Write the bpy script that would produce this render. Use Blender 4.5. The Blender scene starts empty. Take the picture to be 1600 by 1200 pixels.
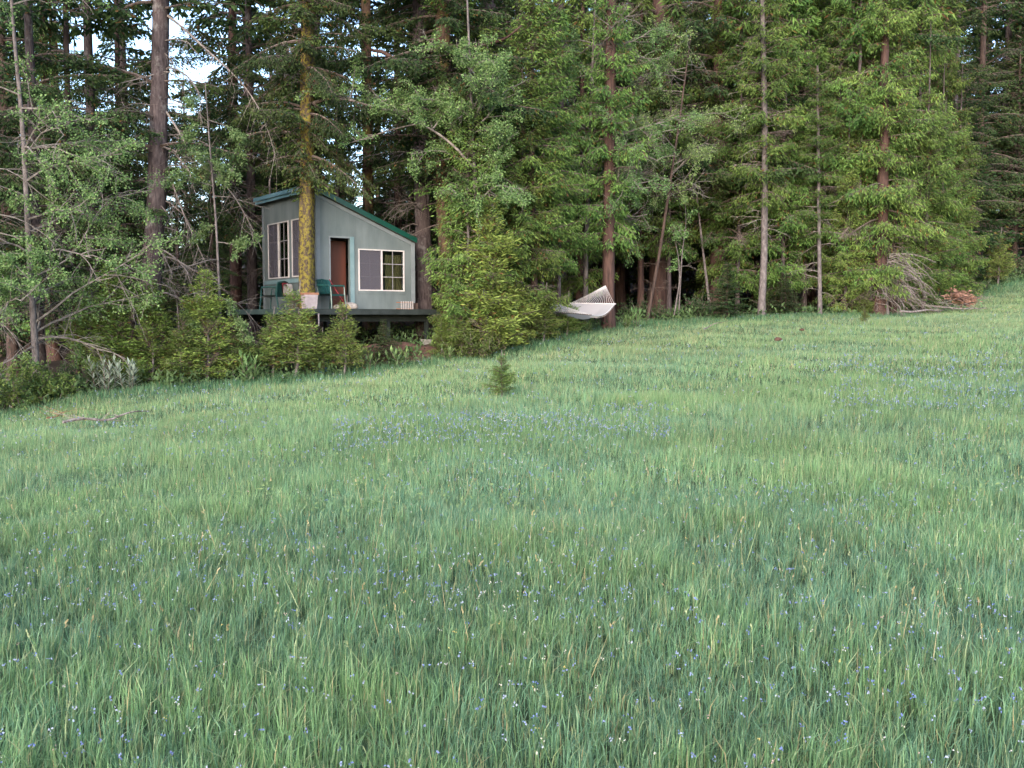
import bpy, math, random
import numpy as np
from mathutils import Vector, Matrix

random.seed(7)
R_ = np.random.default_rng(7)
SC = bpy.context.scene
COL = SC.collection

# ---------------------------------------------------------------- camera, sky, sun, exposure
EYE = 1.6
HOR = 497.0           # pixel row of eye level in the 1600x1200 photograph
F = 1555.0
PITCH = math.atan((600 - HOR) / F)
cam_d = bpy.data.cameras.new('camera')
cam_d.lens = 35.0
cam_d.sensor_width = 36.0
cam_d.clip_start = 0.05
cam_d.clip_end = 2000
cam = bpy.data.objects.new('camera', cam_d)
COL.objects.link(cam)
cam.location = (0, 0, EYE)
cam.rotation_euler = (math.pi / 2 - PITCH, 0, 0)
SC.camera = cam

SUN_EL, SUN_AZ = math.radians(24), math.radians(192)     # azimuth clockwise from +Y: behind the camera
world = bpy.data.worlds.new('World')
SC.world = world
world.use_nodes = True
wn = world.node_tree
bg = wn.nodes['Background']
sky = wn.nodes.new('ShaderNodeTexSky')
sky.sky_type = 'NISHITA'
sky.sun_disc = False
sky.sun_elevation = SUN_EL
sky.sun_rotation = SUN_AZ
sky.air_density = 1.0
sky.dust_density = 2.2
sky.ozone_density = 2.0
wn.links.new(sky.outputs[0], bg.inputs[0])
bg.inputs[1].default_value = 0.15
sun_d = bpy.data.lights.new('sun', 'SUN')
sun_d.energy = 0.55
sun_d.angle = math.radians(40)
sun_d.color = (1.0, 0.97, 0.94)
sun = bpy.data.objects.new('sun', sun_d)
COL.objects.link(sun)
sv = Vector((math.sin(SUN_AZ) * math.cos(SUN_EL), math.cos(SUN_AZ) * math.cos(SUN_EL), math.sin(SUN_EL)))
sun.rotation_euler = sv.to_track_quat('Z', 'Y').to_euler()
SC.view_settings.view_transform = 'Standard'
SC.view_settings.look = 'None'
SC.view_settings.gamma = 1
SC.view_settings.use_curve_mapping = False
SC.view_settings.exposure = 2.33
SC.render.engine = 'CYCLES'
SC.cycles.max_bounces = 5
SC.cycles.diffuse_bounces = 3
SC.cycles.transmission_bounces = 4
SC.cycles.transparent_max_bounces = 4
SC.cycles.caustics_reflective = False
SC.cycles.caustics_refractive = False
SC.cycles.filter_width = 1.5


# ---------------------------------------------------------------- terrain height
def ray(px, py):
    v = Vector(((px - 800) / F, 1.0, -(py - 600) / F))
    v = Matrix.Rotation(-PITCH, 3, 'X') @ v
    return v / v.y


def at(px, py, D):
    r = ray(px, py)
    return Vector((r.x * D, D, EYE + r.z * D))


EDGE = [(-150, 690, 19), (-50, 662, 20.5), (0, 648, 21.5), (100, 628, 22.5), (250, 608, 24), (380, 602, 25), (500, 592, 26),
        (600, 574, 27), (700, 560, 28), (850, 540, 29.5), (950, 513, 33), (1100, 502, 34.5), (1250, 494, 35.5),
        (1400, 494, 36.5), (1500, 470, 41), (1600, 436, 46), (1720, 415, 49)]
pts = [tuple(at(*e)) for e in EDGE]
edge_xy = np.array([(p[0], p[1]) for p in pts])
pts += [(0, 0, 0), (-3, 5, -.02), (3, 5, .05), (8, 15, .5), (-8, 14, -.35), (0, 14, .05), (0, 22, .38), (14, 25, 1.25), (-20, 12, -1.1), (20, 12, 1.2),
        (0, -20, -.3), (-20, -20, -1.2), (20, -20, .9), (-4, 31.5, 1.05), (-9.5, 33, .35), (-6.5, 28.5, .3), (0, 60, 2.4), (-25, 60, .6),
        (30, 62, 5.0), (-20, 35, -.4), (35, 40, 4.2)]
CP = np.array(pts, float)


def _U(r2):
    return 0.5 * r2 * np.log(r2 + 1e-9)


def _solve():
    n = len(CP)
    d2 = ((CP[:, None, :2] - CP[None, :, :2]) ** 2).sum(-1)
    K = _U(d2) + np.eye(n) * 1.5
    P = np.hstack([np.ones((n, 1)), CP[:, :2]])
    A = np.zeros((n + 3, n + 3))
    A[:n, :n] = K
    A[:n, n:] = P
    A[n:, :n] = P.T
    b = np.concatenate([CP[:, 2], np.zeros(3)])
    return np.linalg.solve(A, b)


W_ = _solve()


def gz(x, y):
    x = np.asarray(x, float)
    y = np.asarray(y, float)
    shp = np.broadcast(x, y).shape
    x = np.broadcast_to(x, shp).ravel()
    y = np.broadcast_to(y, shp).ravel()
    cx = np.clip(x, -32, 38)
    cy = np.clip(y, -22, 66)
    d2 = (cx[:, None] - CP[None, :, 0]) ** 2 + (cy[:, None] - CP[None, :, 1]) ** 2
    z = _U(d2) @ W_[:-3] + W_[-3] + W_[-2] * cx + W_[-1] * cy
    z = z + (x - cx) * 0.03 + np.where(y > cy, (y - cy) * 0.09, (y - cy) * 0.005)
    z = z + 0.03 * np.sin(x * 1.3 + 1) * np.cos(y * 1.1) + 0.02 * np.sin(x * 2.7 + y * 2.1)
    return z.reshape(shp)


def g1(x, y):
    return float(gz(np.array([x]), np.array([y]))[0])


def gp(px, D, dz=0.0):
    x = (px - 800) / F * D
    return Vector((x, D, g1(x, D) + dz))


def beyond_edge(x, y):
    """metres past the forest edge (positive = inside the forest)"""
    yy = np.interp(np.asarray(x), edge_xy[:, 0], edge_xy[:, 1])
    return np.asarray(y) - yy


def vnoise(x, y, s, seed=0):
    r = np.random.default_rng(seed).random((64, 64))
    u = x / s
    v = y / s
    i = np.floor(u).astype(int)
    j = np.floor(v).astype(int)
    a = u - i
    b = v - j
    a = a * a * (3 - 2 * a)
    b = b * b * (3 - 2 * b)
    q = lambda ii, jj: r[ii % 64, jj % 64]
    return (q(i, j) * (1 - a) + q(i + 1, j) * a) * (1 - b) + (q(i, j + 1) * (1 - a) + q(i + 1, j + 1) * a) * b


# ---------------------------------------------------------------- materials
def new_mat(name):
    m = bpy.data.materials.new(name)
    m.use_nodes = True
    nt = m.node_tree
    for n in list(nt.nodes):
        nt.nodes.remove(n)
    out = nt.nodes.new('ShaderNodeOutputMaterial')
    return m, nt, out


def N(nt, typ, **kw):
    n = nt.nodes.new(typ)
    for k, v in kw.items():
        if k.startswith('i_'):
            n.inputs[k[2:].replace('_', ' ')].default_value = v
        else:
            setattr(n, k, v)
    return n


def leaf_mat(name, trans=0.35, hue=0.03, val=0.35, rough=0.6, gloss=0.04):
    m, nt, out = new_mat(name)
    at_ = N(nt, 'ShaderNodeAttribute', attribute_name='col')
    oi = N(nt, 'ShaderNodeObjectInfo')
    mr = N(nt, 'ShaderNodeMapRange')
    mr.inputs[3].default_value = 1 - val
    mr.inputs[4].default_value = 1 + val * .6
    mh = N(nt, 'ShaderNodeMapRange')
    mh.inputs[3].default_value = .5 - hue
    mh.inputs[4].default_value = .5 + hue
    fr = N(nt, 'ShaderNodeMath', operation='FRACT')
    mu = N(nt, 'ShaderNodeMath', operation='MULTIPLY')
    mu.inputs[1].default_value = 7.31
    nt.links.new(oi.outputs['Random'], mr.inputs[0])
    nt.links.new(oi.outputs['Random'], mu.inputs[0])
    nt.links.new(mu.outputs[0], fr.inputs[0])
    nt.links.new(fr.outputs[0], mh.inputs[0])
    hs = N(nt, 'ShaderNodeHueSaturation')
    nt.links.new(at_.outputs['Color'], hs.inputs['Color'])
    nt.links.new(mr.outputs[0], hs.inputs['Value'])
    nt.links.new(mh.outputs[0], hs.inputs['Hue'])
    d = N(nt, 'ShaderNodeBsdfPrincipled')
    d.inputs['Roughness'].default_value = rough
    d.inputs['Specular IOR Level'].default_value = gloss * 5
    t = N(nt, 'ShaderNodeBsdfTranslucent')
    nt.links.new(hs.outputs[0], d.inputs['Base Color'])
    nt.links.new(hs.outputs[0], t.inputs['Color'])
    mx = N(nt, 'ShaderNodeMixShader')
    mx.inputs[0].default_value = trans
    nt.links.new(d.outputs[0], mx.inputs[1])
    nt.links.new(t.outputs[0], mx.inputs[2])
    nt.links.new(mx.outputs[0], out.inputs[0])
    return m


def rough_mat(name, c1, c2, scale=4, rough=0.85, stretch=(1, 1, 1), bump=0.3, c3=None, mscale=1.5, mlo=.5, mhi=.6, bscale=None, spec=.2, dist=0.02):
    """two-colour noise, optional third colour in patches, bump"""
    m, nt, out = new_mat(name)
    tc = N(nt, 'ShaderNodeTexCoord')
    mp = N(nt, 'ShaderNodeMapping')
    mp.inputs['Scale'].default_value = stretch
    nt.links.new(tc.outputs['Object'], mp.inputs[0])
    nz = N(nt, 'ShaderNodeTexNoise')
    nz.inputs['Scale'].default_value = scale
    nz.inputs['Detail'].default_value = 6
    nz.inputs['Roughness'].default_value = .65
    nt.links.new(mp.outputs[0], nz.inputs['Vector'])
    cr = N(nt, 'ShaderNodeValToRGB')
    cr.color_ramp.elements[0].position = .35
    cr.color_ramp.elements[1].position = .65
    cr.color_ramp.elements[0].color = (*c1, 1)
    cr.color_ramp.elements[1].color = (*c2, 1)
    nt.links.new(nz.outputs[0], cr.inputs[0])
    src = cr.outputs[0]
    if c3 is not None:
        n2 = N(nt, 'ShaderNodeTexNoise')
        n2.inputs['Scale'].default_value = mscale
        n2.inputs['Detail'].default_value = 8
        n2.inputs['Roughness'].default_value = .7
        nt.links.new(tc.outputs['Object'], n2.inputs['Vector'])
        r2 = N(nt, 'ShaderNodeMapRange')
        r2.inputs[1].default_value = mlo
        r2.inputs[2].default_value = mhi
        nt.links.new(n2.outputs[0], r2.inputs[0])
        mx = N(nt, 'ShaderNodeMix', data_type='RGBA')
        nt.links.new(r2.outputs[0], mx.inputs[0])
        nt.links.new(src, mx.inputs[6])
        mx.inputs[7].default_value = (*c3, 1)
        src = mx.outputs[2]
    p = N(nt, 'ShaderNodeBsdfPrincipled')
    p.inputs['Roughness'].default_value = rough
    p.inputs['Specular IOR Level'].default_value = spec
    nt.links.new(src, p.inputs['Base Color'])
    if bump:
        b = N(nt, 'ShaderNodeBump')
        b.inputs['Strength'].default_value = bump
        b.inputs['Distance'].default_value = dist
        nt.links.new(nz.outputs[0], b.inputs['Height'])
        nt.links.new(b.outputs[0], p.inputs['Normal'])
    nt.links.new(p.outputs[0], out.inputs[0])
    return m


M = {}
M['needle'] = leaf_mat('needle_foliage', .3, .02, .3, .6, .02)
M['leaf'] = leaf_mat('broad_leaf', .4, .02, .2, .5, .04)
M['grass'] = leaf_mat('grass_blade', .45, 0, 0, .45, .09)
M['petal'] = leaf_mat('flower_petal', .3, 0, 0)
M['bark_grey'] = rough_mat('grey_bark', (.024, .017, .018), (.085, .066, .068), 5, stretch=(3, 3, .7), bump=.8, c3=(.16, .15, .15), mscale=2, mlo=.55, mhi=.7)
M['bark_red'] = rough_mat('red_brown_bark', (.026, .015, .014), (.078, .044, .037), 5, stretch=(3, 3, .35), bump=.9)
M['bark_moss'] = rough_mat('mossy_bark', (.018, .012, .011), (.07, .05, .035), 5, stretch=(3, 3, .6), bump=1, c3=(.13, .105, .02), mscale=12, mlo=.47, mhi=.54)
M['bark_moss_thin'] = rough_mat('bark_with_moss_patches', (.03, .018, .015), (.085, .052, .035), 5, stretch=(3, 3, .5), bump=1, c3=(.095, .075, .022), mscale=2.2, mlo=.5, mhi=.62)
M['bark_pale'] = rough_mat('pale_bark', (.05, .042, .042), (.14, .12, .12), 6, stretch=(2, 2, .8), bump=.4)
M['bark_dark'] = rough_mat('dark_bark', (.02, .014, .013), (.075, .05, .043), 4, stretch=(3, 3, .5), bump=.7)
M['dead'] = rough_mat('dead_grey_wood', (.08, .065, .06), (.22, .19, .18), 9, bump=.2)
M['twig'] = rough_mat('twig_wood', (.05, .035, .03), (.14, .11, .1), 9, bump=0)
M['twig_pale'] = rough_mat('pale_twig_wood', (.07, .06, .055), (.18, .16, .15), 9, bump=0)


# ---------------------------------------------------------------- mesh building
class MB:
    def __init__(self):
        self.v, self.f3, self.f4, self.m3, self.m4, self.c = [], [], [], [], [], []
        self.n = 0

    def add(self, v, f3=None, f4=None, mat=0, col=None):
        v = np.asarray(v, float).reshape(-1, 3)
        if f3 is not None and len(f3):
            f3 = np.asarray(f3, int) + self.n
            self.f3.append(f3)
            self.m3.append(np.full(len(f3), mat))
        if f4 is not None and len(f4):
            f4 = np.asarray(f4, int) + self.n
            self.f4.append(f4)
            self.m4.append(np.full(len(f4), mat))
        self.v.append(v)
        if col is None:
            col = (.1, .1, .1)
        c = np.asarray(col, float)
        if c.ndim == 1:
            c = np.tile(c, (len(v), 1))
        self.c.append(c)
        self.n += len(v)

    def box(self, x0, x1, y0, y1, z0, z1, mat=0):
        v = [(x, y, z) for z in (z0, z1) for y in (y0, y1) for x in (x0, x1)]
        self.add(v, f4=[(0, 2, 3, 1), (4, 5, 7, 6), (0, 1, 5, 4), (2, 6, 7, 3), (0, 4, 6, 2), (1, 3, 7, 5)], mat=mat)

    def hexa(self, v8, mat=0):
        self.add(v8, f4=[(0, 2, 3, 1), (4, 5, 7, 6), (0, 1, 5, 4), (2, 6, 7, 3), (0, 4, 6, 2), (1, 3, 7, 5)], mat=mat)

    def obox(self, c, ax, ay, az, mat=0):
        c, ax, ay, az = map(lambda q: np.asarray(q, float), (c, ax, ay, az))
        v = [c + i * ax + j * ay + k * az for k in (-1, 1) for j in (-1, 1) for i in (-1, 1)]
        self.hexa(v, mat)

    def tube(self, path, rad, k=6, mat=0, noise=0.0, cap=True, rng=None):
        path = np.asarray(path, float)
        n = len(path)
        rad = np.broadcast_to(np.asarray(rad, float), (n,))
        t = np.gradient(path, axis=0)
        t /= np.linalg.norm(t, axis=1)[:, None] + 1e-9
        ref = np.array([1, 0, 0.]) if abs(t[:, 0]).mean() < .8 else np.array([0, 1, 0.])
        a = np.cross(t, ref)
        a /= np.linalg.norm(a, axis=1)[:, None] + 1e-9
        b = np.cross(t, a)
        th = np.linspace(0, 2 * np.pi, k, endpoint=False)
        rr = np.repeat(rad[:, None], k, 1)
        if noise:
            rg = rng or R_
            ridge = 1 + noise * (rg.random(k) - .5)[None, :] * 1.2
            rr = rr * ridge * (1 + noise * (rg.random((n, k)) - .5))
        ring = path[:, None, :] + rr[:, :, None] * (np.cos(th)[None, :, None] * a[:, None, :] + np.sin(th)[None, :, None] * b[:, None, :])
        i = np.arange(n - 1)[:, None] * k
        j = np.arange(k)[None, :]
        j2 = (j + 1) % k
        f = np.stack([i + j, i + j2, i + k + j2, i + k + j], -1).reshape(-1, 4)
        v = ring.reshape(-1, 3)
        f3 = None
        if cap:
            v = np.vstack([v, path[-1:], path[:1]])
            base = (n - 1) * k
            f3 = [(base + q, base + (q + 1) % k, n * k) for q in range(k)] + [((q + 1) % k, q, n * k + 1) for q in range(k)]
        self.add(v, f3=f3, f4=f, mat=mat)

    def tris_tube(self, p0, p1, r0, r1, mat=0):
        """many straight 3-sided twigs at once"""
        p0 = np.asarray(p0, float)
        p1 = np.asarray(p1, float)
        if not len(p0):
            return
        t = p1 - p0
        t /= np.linalg.norm(t, axis=1)[:, None] + 1e-9
        a = np.cross(t, np.array([.3, .2, 1.]))
        a /= np.linalg.norm(a, axis=1)[:, None] + 1e-9
        b = np.cross(t, a)
        th = np.array([0, 2.094, 4.189])
        off = np.cos(th)[None, :, None] * a[:, None] + np.sin(th)[None, :, None] * b[:, None]
        r0 = np.broadcast_to(r0, (len(p0),))
        r1 = np.broadcast_to(r1, (len(p0),))
        v = np.concatenate([p0[:, None] + off * r0[:, None, None], p1[:, None] + off * r1[:, None, None]], 1)
        i = np.arange(len(p0))[:, None] * 6
        f = np.concatenate([i + np.array([[0, 1, 4, 3]]), i + np.array([[1, 2, 5, 4]]), i + np.array([[2, 0, 3, 5]])])
        self.add(v.reshape(-1, 3), f4=f, mat=mat)

    def blades(self, p, d, n, L, Wd, col, mat=0, belly=.45, fold=.0):
        """diamond leaf quads: base p, direction d, normal n"""
        if not len(p):
            return
        d = d / (np.linalg.norm(d, axis=1)[:, None] + 1e-9)
        s = np.cross(d, n)
        s /= np.linalg.norm(s, axis=1)[:, None] + 1e-9
        nn = np.cross(s, d)
        L = np.broadcast_to(L, (len(p),))[:, None]
        Wd = np.broadcast_to(Wd, (len(p),))[:, None] * .5
        mid = p + d * L * belly
        v = np.stack([p, mid + s * Wd + nn * Wd * fold, p + d * L, mid - s * Wd + nn * Wd * fold], 1)
        i = np.arange(len(p))[:, None] * 4
        f = i + np.array([[0, 1, 2, 3]])
        c = np.repeat(np.asarray(col)[:, None, :], 4, 1).reshape(-1, 3)
        self.add(v.reshape(-1, 3), f4=f, mat=mat, col=c)

    def mesh(self, name, mats, smooth=False):
        me = bpy.data.meshes.new(name)
        v = np.concatenate(self.v)
        f4 = np.concatenate(self.f4) if self.f4 else np.zeros((0, 4), int)
        f3 = np.concatenate(self.f3) if self.f3 else np.zeros((0, 3), int)
        m = np.concatenate(([np.concatenate(self.m4)] if self.m4 else []) + ([np.concatenate(self.m3)] if self.m3 else []))
        me.vertices.add(len(v))
        me.vertices.foreach_set('co', v.ravel().astype(np.float32))
        loops = np.concatenate([f4.ravel(), f3.ravel()]).astype(np.int32)
        me.loops.add(len(loops))
        me.loops.foreach_set('vertex_index', loops)
        me.polygons.add(len(f4) + len(f3))
        st = np.concatenate([np.arange(len(f4)) * 4, len(f4) * 4 + np.arange(len(f3)) * 3]).astype(np.int32)
        me.polygons.foreach_set('loop_start', st)
        me.polygons.foreach_set('material_index', m.astype(np.int32))
        me.polygons.foreach_set('use_smooth', np.full(len(st), bool(smooth)))
        me.update(calc_edges=True)
        at_ = me.attributes.new('col', 'FLOAT_COLOR', 'POINT')
        c = np.concatenate(self.c)
        c = np.hstack([c, np.ones((len(c), 1))]).astype(np.float32)
        at_.data.foreach_set('color', c.ravel())
        for mt in (mats if isinstance(mats, (list, tuple)) else [mats]):
            me.materials.append(mt)
        return me

    def obj(self, name, mats, parent=None, smooth=False):
        return link(name, self.mesh(name, mats, smooth), parent)


def link(name, me, parent=None):
    o = bpy.data.objects.new(name, me)
    COL.objects.link(o)
    if parent is not None:
        o.parent = parent
    return o


def tag(o, label=None, cat=None, group=None, kind=None):
    if label:
        o['label'] = label
    if cat:
        o['category'] = cat
    if group:
        o['group'] = group
    if kind:
        o['kind'] = kind
    return o


def empty(name, loc, label, cat, group=None, rz=0):
    o = bpy.data.objects.new(name, None)
    COL.objects.link(o)
    o.location = loc
    o.rotation_euler = (0, 0, rz)
    o.empty_display_size = .2
    return tag(o, label, cat, group)


# ---------------------------------------------------------------- ground
def make_ground():
    def axis(lo, hi, flo, fhi, fine, coarse):
        a = list(np.arange(flo, fhi, fine))
        b, s = flo, coarse
        left = []
        while b > lo:
            b -= s
            s *= 1.25
            left.append(b)
        c, s = fhi, coarse
        right = []
        while c < hi:
            right.append(c)
            c += s
            s *= 1.25
        return np.array(left[::-1] + a + right)
    xs = axis(-600, 600, -34, 40, .5, 1.0)
    ys = axis(-400, 700, -4, 66, .5, 1.0)
    X, Y = np.meshgrid(xs, ys)
    Z = gz(X, Y)
    nx, ny = len(xs), len(ys)
    i = np.arange(ny - 1)[:, None] * nx
    j = np.arange(nx - 1)[None, :]
    f = np.stack([i + j, i + j + 1, i + nx + j + 1, i + nx + j], -1).reshape(-1, 4)
    be = beyond_edge(X, Y) + 1.5 * (vnoise(X, Y, 2.0, 3) - .5)
    w = np.clip((be + .2) / 1.6, 0, 1)[..., None]
    meadow = np.array([.05, .075, .035])
    duff = np.array([.030, .021, .015])
    n = vnoise(X, Y, .9, 5)[..., None]
    c = meadow * (1 - w) * (.8 + .5 * n) + duff * w * (.5 + n)
    mb = MB()
    mb.add(np.stack([X, Y, Z], -1).reshape(-1, 3), f4=f, col=c.reshape(-1, 3))
    m, nt, out = new_mat('ground_soil')
    a = N(nt, 'ShaderNodeAttribute', attribute_name='col')
    tc = N(nt, 'ShaderNodeTexCoord')
    nz = N(nt, 'ShaderNodeTexNoise')
    nz.inputs['Scale'].default_value = 7
    nz.inputs['Detail'].default_value = 8
    nt.links.new(tc.outputs['Object'], nz.inputs['Vector'])
    mr = N(nt, 'ShaderNodeMapRange')
    mr.inputs[1].default_value = .3
    mr.inputs[2].default_value = .7
    mr.inputs[3].default_value = .5
    mr.inputs[4].default_value = 1.5
    nt.links.new(nz.outputs[0], mr.inputs[0])
    vm = N(nt, 'ShaderNodeVectorMath', operation='SCALE')
    nt.links.new(a.outputs['Color'], vm.inputs[0])
    nt.links.new(mr.outputs[0], vm.inputs['Scale'])
    p = N(nt, 'ShaderNodeBsdfPrincipled')
    p.inputs['Roughness'].default_value = .95
    p.inputs['Specular IOR Level'].default_value = .1
    nt.links.new(vm.outputs[0], p.inputs['Base Color'])
    b = N(nt, 'ShaderNodeBump')
    b.inputs['Strength'].default_value = .8
    b.inputs['Distance'].default_value = .05
    nt.links.new(nz.outputs[0], b.inputs['Height'])
    nt.links.new(b.outputs[0], p.inputs['Normal'])
    nt.links.new(p.outputs[0], out.inputs[0])
    o = mb.obj('ground', m, smooth=True)
    tag(o, kind='structure', label='sloping meadow ground running into the forest floor')


make_ground()

# ---------------------------------------------------------------- the cabin
TH = math.radians(35)
CX, CY, DZ = (497 - 800) / F * 28.7, 28.7, 1.86
Wd, Dp, HL, HR = 3.18, 4.13, 3.32, 2.03


def cab(x, y, z=0):
    """cabin-local point -> world"""
    return Vector((CX + x * math.cos(TH) - y * math.sin(TH), CY + x * math.sin(TH) + y * math.cos(TH), DZ + z))


def siding_mat():
    m, nt, out = new_mat('painted_grooved_siding')
    tc = N(nt, 'ShaderNodeTexCoord')
    sp = N(nt, 'ShaderNodeSeparateXYZ')
    nt.links.new(tc.outputs['Object'], sp.inputs[0])
    ad = N(nt, 'ShaderNodeMath', operation='ADD')
    nt.links.new(sp.outputs[0], ad.inputs[0])
    nt.links.new(sp.outputs[1], ad.inputs[1])
    dv = N(nt, 'ShaderNodeMath', operation='DIVIDE')
    dv.inputs[1].default_value = .203
    nt.links.new(ad.outputs[0], dv.inputs[0])
    fr = N(nt, 'ShaderNodeMath', operation='FRACT')
    nt.links.new(dv.outputs[0], fr.inputs[0])
    lt = N(nt, 'ShaderNodeMath', operation='LESS_THAN')
    lt.inputs[1].default_value = .05
    nt.links.new(fr.outputs[0], lt.inputs[0])
    nz = N(nt, 'ShaderNodeTexNoise')
    nz.inputs['Scale'].default_value = 2.2
    nz.inputs['Detail'].default_value = 7
    mp = N(nt, 'ShaderNodeMapping')
    mp.inputs['Scale'].default_value = (1, 1, .35)
    nt.links.new(tc.outputs['Object'], mp.inputs[0])
    nt.links.new(mp.outputs[0], nz.inputs['Vector'])
    cr = N(nt, 'ShaderNodeValToRGB')
    cr.color_ramp.elements[0].position = .3
    cr.color_ramp.elements[1].position = .7
    cr.color_ramp.elements[0].color = (.06, .078, .083, 1)
    cr.color_ramp.elements[1].color = (.115, .135, .142, 1)
    nt.links.new(nz.outputs[0], cr.inputs[0])
    p = N(nt, 'ShaderNodeBsdfPrincipled')
    p.inputs['Roughness'].default_value = .6
    nt.links.new(cr.outputs[0], p.inputs['Base Color'])
    b = N(nt, 'ShaderNodeBump', invert=True)
    b.inputs['Strength'].default_value = .6
    b.inputs['Distance'].default_value = .01
    nt.links.new(lt.outputs[0], b.inputs['Height'])
    nt.links.new(b.outputs[0], p.inputs['Normal'])
    nt.links.new(p.outputs[0], out.inputs[0])
    return m


M['siding'] = siding_mat()
M['trim'] = rough_mat('grey_trim_paint', (.12, .135, .15), (.15, .17, .185), 3, .55, bump=.05)
M['trim_blue'] = rough_mat('blue_grey_trim_paint', (.10, .16, .18), (.14, .2, .22), 3, .55, bump=.05)
M['vinyl'] = rough_mat('white_vinyl', (.36, .33, .34), (.45, .42, .42), 3, .4, bump=0)
M['roof'] = rough_mat('green_metal_roof', (.002, .035, .025), (.004, .05, .036), 1.5, .35, bump=0, spec=.5)
M['fascia'] = rough_mat('sky_reflection_tinted_metal', (.06, .13, .17), (.11, .2, .25), 1.5, .3, bump=0, spec=.6)  # green roof metal with the sky's reflection painted in as lighter blue
M['soffit'] = rough_mat('soffit_wood', (.07, .07, .07), (.11, .11, .11), 3, .8, bump=.1)
M['door'] = rough_mat('red_brown_door', (.05, .012, .007), (.08, .020, .011), 3, .5, stretch=(1, 1, .12), bump=.1)
M['inside'] = rough_mat('interior_wood', (.05, .035, .025), (.09, .06, .04), 3, .8, bump=.1)
M['curtain'] = rough_mat('tan_curtain', (.2, .155, .075), (.34, .27, .14), 3, .9, stretch=(14, 14, .2), bump=.6)
M['screen'] = rough_mat('insect_screen', (.10, .09, .11), (.13, .12, .14), 40, .7, bump=0)
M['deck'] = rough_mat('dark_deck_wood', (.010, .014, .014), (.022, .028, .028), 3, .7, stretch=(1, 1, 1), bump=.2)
M['bar'] = rough_mat('dull_glazing_bar', (.16, .15, .16), (.2, .19, .2), 3, .6, bump=0)
M['rim_green'] = rough_mat('green_grey_paint', (.03, .05, .05), (.05, .075, .07), 3, .6, bump=.1)
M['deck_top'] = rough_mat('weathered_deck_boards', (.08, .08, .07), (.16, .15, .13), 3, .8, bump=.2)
M['concrete'] = rough_mat('pier_concrete', (.14, .13, .12), (.24, .23, .21), 6, .9, bump=.3)
M['plastic_green'] = rough_mat('green_plastic', (.004, .032, .032), (.008, .048, .046), 3, .4, bump=0, spec=.5)
M['plastic_teal'] = rough_mat('teal_cloth', (.05, .16, .16), (.09, .24, .23), 8, .8, bump=.2)
M['red'] = rough_mat('red_cloth', (.12, .012, .02), (.2, .03, .035), 9, .8, bump=.3)
M['whitecloth'] = rough_mat('white_cloth', (.2, .18, .18), (.28, .26, .26), 9, .8, bump=.3)
M['terracotta'] = rough_mat('terracotta_rim', (.15, .07, .045), (.22, .11, .07), 8, .8, bump=.1)
M['pot'] = rough_mat('pale_pot', (.2, .17, .18), (.27, .23, .24), 5, .7, bump=.1)
M['blue'] = rough_mat('blue_plastic', (.006, .06, .18), (.012, .085, .24), 3, .4, bump=0)
M['stone'] = rough_mat('grey_stone', (.16, .14, .13), (.34, .3, .28), 12, .9, bump=.6)
M['soil'] = rough_mat('dry_red_earth', (.045, .024, .018), (.09, .05, .038), 6, .95, bump=.5)
M['rope'] = rough_mat('white_cotton_rope', (.36, .34, .35), (.5, .47, .48), 30, .9, bump=.3)


def glass_mat():
    m, nt, out = new_mat('window_glass')
    g = N(nt, 'ShaderNodeBsdfGlossy')
    g.inputs['Roughness'].default_value = .03
    g.inputs['Color'].default_value = (.9, .95, 1, 1)
    t = N(nt, 'ShaderNodeBsdfTransparent')
    t.inputs['Color'].default_value = (.75, .8, .78, 1)
    mx = N(nt, 'ShaderNodeMixShader')
    fz = N(nt, 'ShaderNodeFresnel')
    fz.inputs[0].default_value = 1.5
    nt.links.new(fz.outputs[0], mx.inputs[0])
    nt.links.new(t.outputs[0], mx.inputs[1])
    nt.links.new(g.outputs[0], mx.inputs[2])
    nt.links.new(mx.outputs[0], out.inputs[0])
    return m


M['glass'] = glass_mat()


def top_h(x):
    return HL + (HR - HL) * x / Wd


def wall_strip(mb, axis, a0, a1, z0, z1a, z1b, t0, t1):
    """vertical strip between a0,a1 along the wall, thickness t0..t1, sloping top"""
    if axis == 'x':
        v = [(a0, t0, z0), (a1, t0, z0), (a0, t1, z0), (a1, t1, z0), (a0, t0, z1a), (a1, t0, z1b), (a0, t1, z1a), (a1, t1, z1b)]
    else:
        v = [(t0, a0, z0), (t1, a0, z0), (t0, a1, z0), (t1, a1, z0), (t0, a0, z1a), (t1, a0, z1a), (t0, a1, z1b), (t1, a1, z1b)]
    mb.hexa(v)


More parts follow.
